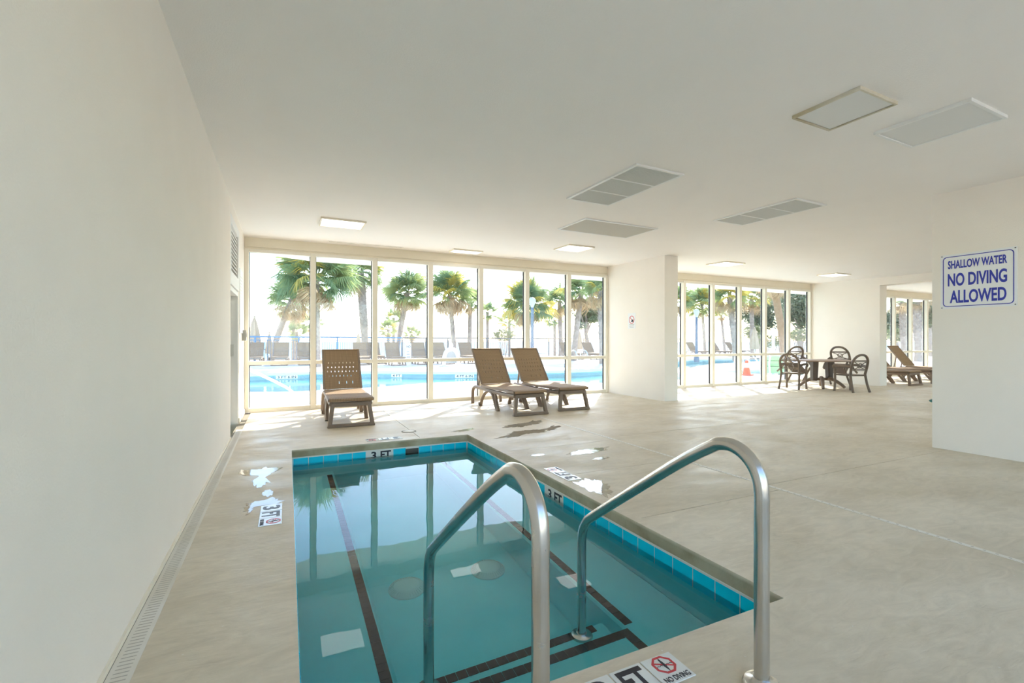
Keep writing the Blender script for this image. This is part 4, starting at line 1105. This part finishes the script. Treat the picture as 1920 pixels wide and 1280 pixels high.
def shrub(u, v, d, rx, rz_, label, seed):
    rnd = random.Random(seed); x, y = place(u, d); z = hgt(v, d); sx_ = rx/F_PX*d; sz_ = rz_/F_PX*d
    r = thing('shrub', label, 'shrub', (x, y, -.9), group='shrubs behind the railing')
    mb = MB(); st = MB()
    for i in range(900):
        a = rnd.uniform(0,2*PI); t = math.acos(rnd.uniform(-1,1)); q = rnd.uniform(.5,1)
        p = Vector((x+math.cos(a)*math.sin(t)*sx_*q, y+math.sin(a)*math.sin(t)*sx_*q, z+math.cos(t)*sz_*q)); s = rnd.uniform(.06,.13)
        n1 = Vector((rnd.uniform(-1,1), rnd.uniform(-1,1), rnd.uniform(-1,1))).normalized(); b = n1.orthogonal().normalized()
        mb.add([p-n1*s, p+b*s*.5, p+n1*s, p-b*s*.5], [(0,1,2,3)])
    tag(mb.build('foliage', M['leaf_bush'], r), kind='stuff')
    for k in range(6): st.bar((x, y, -.95), (x+math.cos(k)*sx_*.5, y+math.sin(k)*sx_*.5, z), .04, .04)
    st.build('stems', M['bark'], r)
shrub(1412, 622, 37, 18, 14, 'flowering shrub left of the closed umbrella in the second window', 1)
shrub(1500, 628, 33, 24, 12, 'shrub below the twiggy tree in the second window', 2)
shrub(1682, 628, 34, 18, 14, 'leafy shrub in the far bay window', 3)
shrub(1445, 640, 40, 26, 12, 'dark hedge shrub behind the white post', 4)
shrub(945, 628, 40, 24, 12, 'grey green shrub behind the middle lounger', 5)

# street lamps
def lamp_post(u, d, vtop, label, globe=True):
    x, y = place(u, d); h = hgt(vtop, d)
    r = thing('lamp_post', label, 'lamp post', (x, y, ZD), group='lamp posts on the pool deck')
    MB().tube([(x,y,ZD),(x,y,.3),(x,y,h-.25)], [.09,.08,.065], 12).build('post', M['lamp_post'], r, smooth=True)
    MB().lathe([(.14,0),(.14,.25),(.10,.32)], 16, (x,y,ZD)).build('base', M['lamp_post'], r)
    MB().lathe([(.06,-.25),(.08,-.18),(.15,.0),(.16,.08),(.11,.17),(.02,.21)], 16, (x,y,h)).build('lantern', M['lantern'], r, smooth=True)
lamp_post(998, 21, 566, 'blue grey lamp post behind the fifth mullion')
lamp_post(1306, 26, 586, 'blue grey lamp post in the second window')
x, y = place(1450, 24); r = thing('deck_post', 'plain white post behind the lime slide', 'post', (x, y, ZD))
MB().tube([(x,y,ZD),(x,y,hgt(618,24))], .075, 12).build('post_shaft', M['white'], r, smooth=True)
MB().lathe([(.11,0),(.11,.03),(.02,.10)], 12, (x,y,hgt(618,24))).build('cap', M['white'], r)

# rescue gear, ladder, rails, cone, slide
x, y = place(846, 22.3); r = thing('rescue_stand', 'white arch shaped rescue stand between two outdoor loungers', 'rescue stand', (x, y, ZD))
MB().tube(spline([(x-.36,y,ZD),(x-.33,y,.4),(x-.22,y,.66),(x,y,.76),(x+.22,y,.66),(x+.33,y,.4),(x+.36,y,ZD)], 4, False), .10, 10).build('arch', M['life'], r, smooth=True)
MB().lathe([(.06,0),(.09,.05),(.10,.14),(.05,.22),(.02,.26)], 12, (x,y,.82)).build('top_float', M['life'], r, smooth=True)
MB().box((x-.26,y+.02,.1),(x+.26,y+.06,.62)).build('shade_panel', M['grey'], r)
x, y = place(766, 22.6); r = thing('rescue_board', 'white upright board with black marks beside the outdoor loungers', 'board', (x, y, ZD))
MB().box((x-.13,y,ZD),(x+.13,y+.04,1.02)).build('panel', M['sign'], r, bevel=.01)
put_text('lettering', 'NO', M['ink'], .19, .12, frame((x, y-.001, .88), (1,0,0), (0,0,1)), r)
mb = MB()
for k in range(3): mb.box((x-.09, y-.004, .35+.13*k), (x+.09-.03*k, y-.001, .40+.13*k))
tag(mb.build('print_lines', M['grey'], r), kind='stuff')
x, y = 10.9, 16.35; r = thing('pool_ladder', 'chrome ladder hoops at the far edge of the outdoor pool', 'ladder', (x, y, ZD))
for s in (-.26, .26):
    MB().tube(spline([(x+s,y+.4,ZD),(x+s,y+.4,.55),(x+s,y+.22,.75),(x+s,y-.05,.68),(x+s,y-.2,.3),(x+s,y-.3,-.5)], 4, False), .024, 8).build('hoop', M['steel'], r, smooth=True)
mb = MB().bar((x-.26,y-.29,-.4),(x+.26,y-.29,-.4),.08,.03); mb.build('rung', M['white'], r)
xa, ya = -.62, 10.0
r = thing('entry_rail', 'white sloping handrail outside the leftmost pane', 'handrail', (-.5, 10.4, ZD))
MB().tube(spline([(-.80,9.95,ZD),(-.80,9.95,.55),(-.74,10.1,.66),(-.62,10.4,.55),(.10,12.0,-.05),(.12,12.05,-.5)], 4, False), .03, 8).build('rail', M['white'], r, smooth=True)
x, y = 13.95, 10.95; r = thing('traffic_cone', 'orange traffic cone standing beside the wading pool', 'cone', (x, y, ZD))
MB().box((x-.16,y-.16,ZD),(x+.16,y+.16,.02)).build('base', M['cone'], r, bevel=.01)
MB().lathe([(.13,.02),(.045,.48)], 20, (x,y,0)).build('body', M['cone'], r, smooth=True)
MB().lathe([(.092,.24),(.062,.40)], 20, (x,y,0)).build('reflective_band', M['white'], r, smooth=True)
x, y = place(1449, 17.2); r = thing('play_slide', 'lime green stepped play slide beside the wading pool', 'slide', (x, y, ZD))
for k, (w_, z0_, z1_) in enumerate(((.72,ZD,.22),(.66,.24,.42))):
    MB().lathe([(w_*.5,z0_),(w_*.56,(z0_+z1_)/2),(w_*.5,z1_)], 24, (x,y,0)).build('step', M['lime'], r, smooth=True)
    MB().lathe([(w_*.49,z1_),(w_*.49,z1_+.02)], 24, (x,y,0)).build('seam', M['lime2'], r)
MB().lathe([(.31,.44),(.28,.54),(.18,.61),(.03,.64)], 24, (x,y,0)).build('dome', M['lime'], r, smooth=True)
for s in (-.18, .18):
    MB().tube(spline([(x-.40,y+s,ZD),(x-.44,y+s,.36),(x-.34,y+s,.64),(x-.1,y+s,.72),(x+.2,y+s,.66)], 4, False), .03, 8).build('guard_rail', M['white'], r, smooth=True)
x, y = place(1400, 19.6); r = thing('step_rail', 'white curved step rail left of the lime slide', 'handrail', (x, y, ZD))
for s in (-.2, .2):
    MB().tube(spline([(x-.45,y+s,ZD),(x-.45,y+s,.45),(x-.3,y+s,.68),(x,y+s,.62),(x+.5,y+s,.2),(x+.65,y+s,-.1)], 4, False), .028, 8).build('rail', M['white'], r, smooth=True)
# patio set by the left railing
x, y = place(497, 26.0); r = thing('patio_table', 'small dark metal table between the two leftmost outdoor loungers', 'table', (x, y, ZD))
MB().lathe([(.42,.68),(.42,.71)], 24, (x,y,0)).build('tabletop', M['rail_dark'], r)
for k in range(4):
    a = k*PI/2+.5; MB().tube([(x+.3*math.cos(a),y+.3*math.sin(a),ZD),(x+.2*math.cos(a),y+.2*math.sin(a),.68)], .018, 6).build('leg', M['rail_dark'], r)
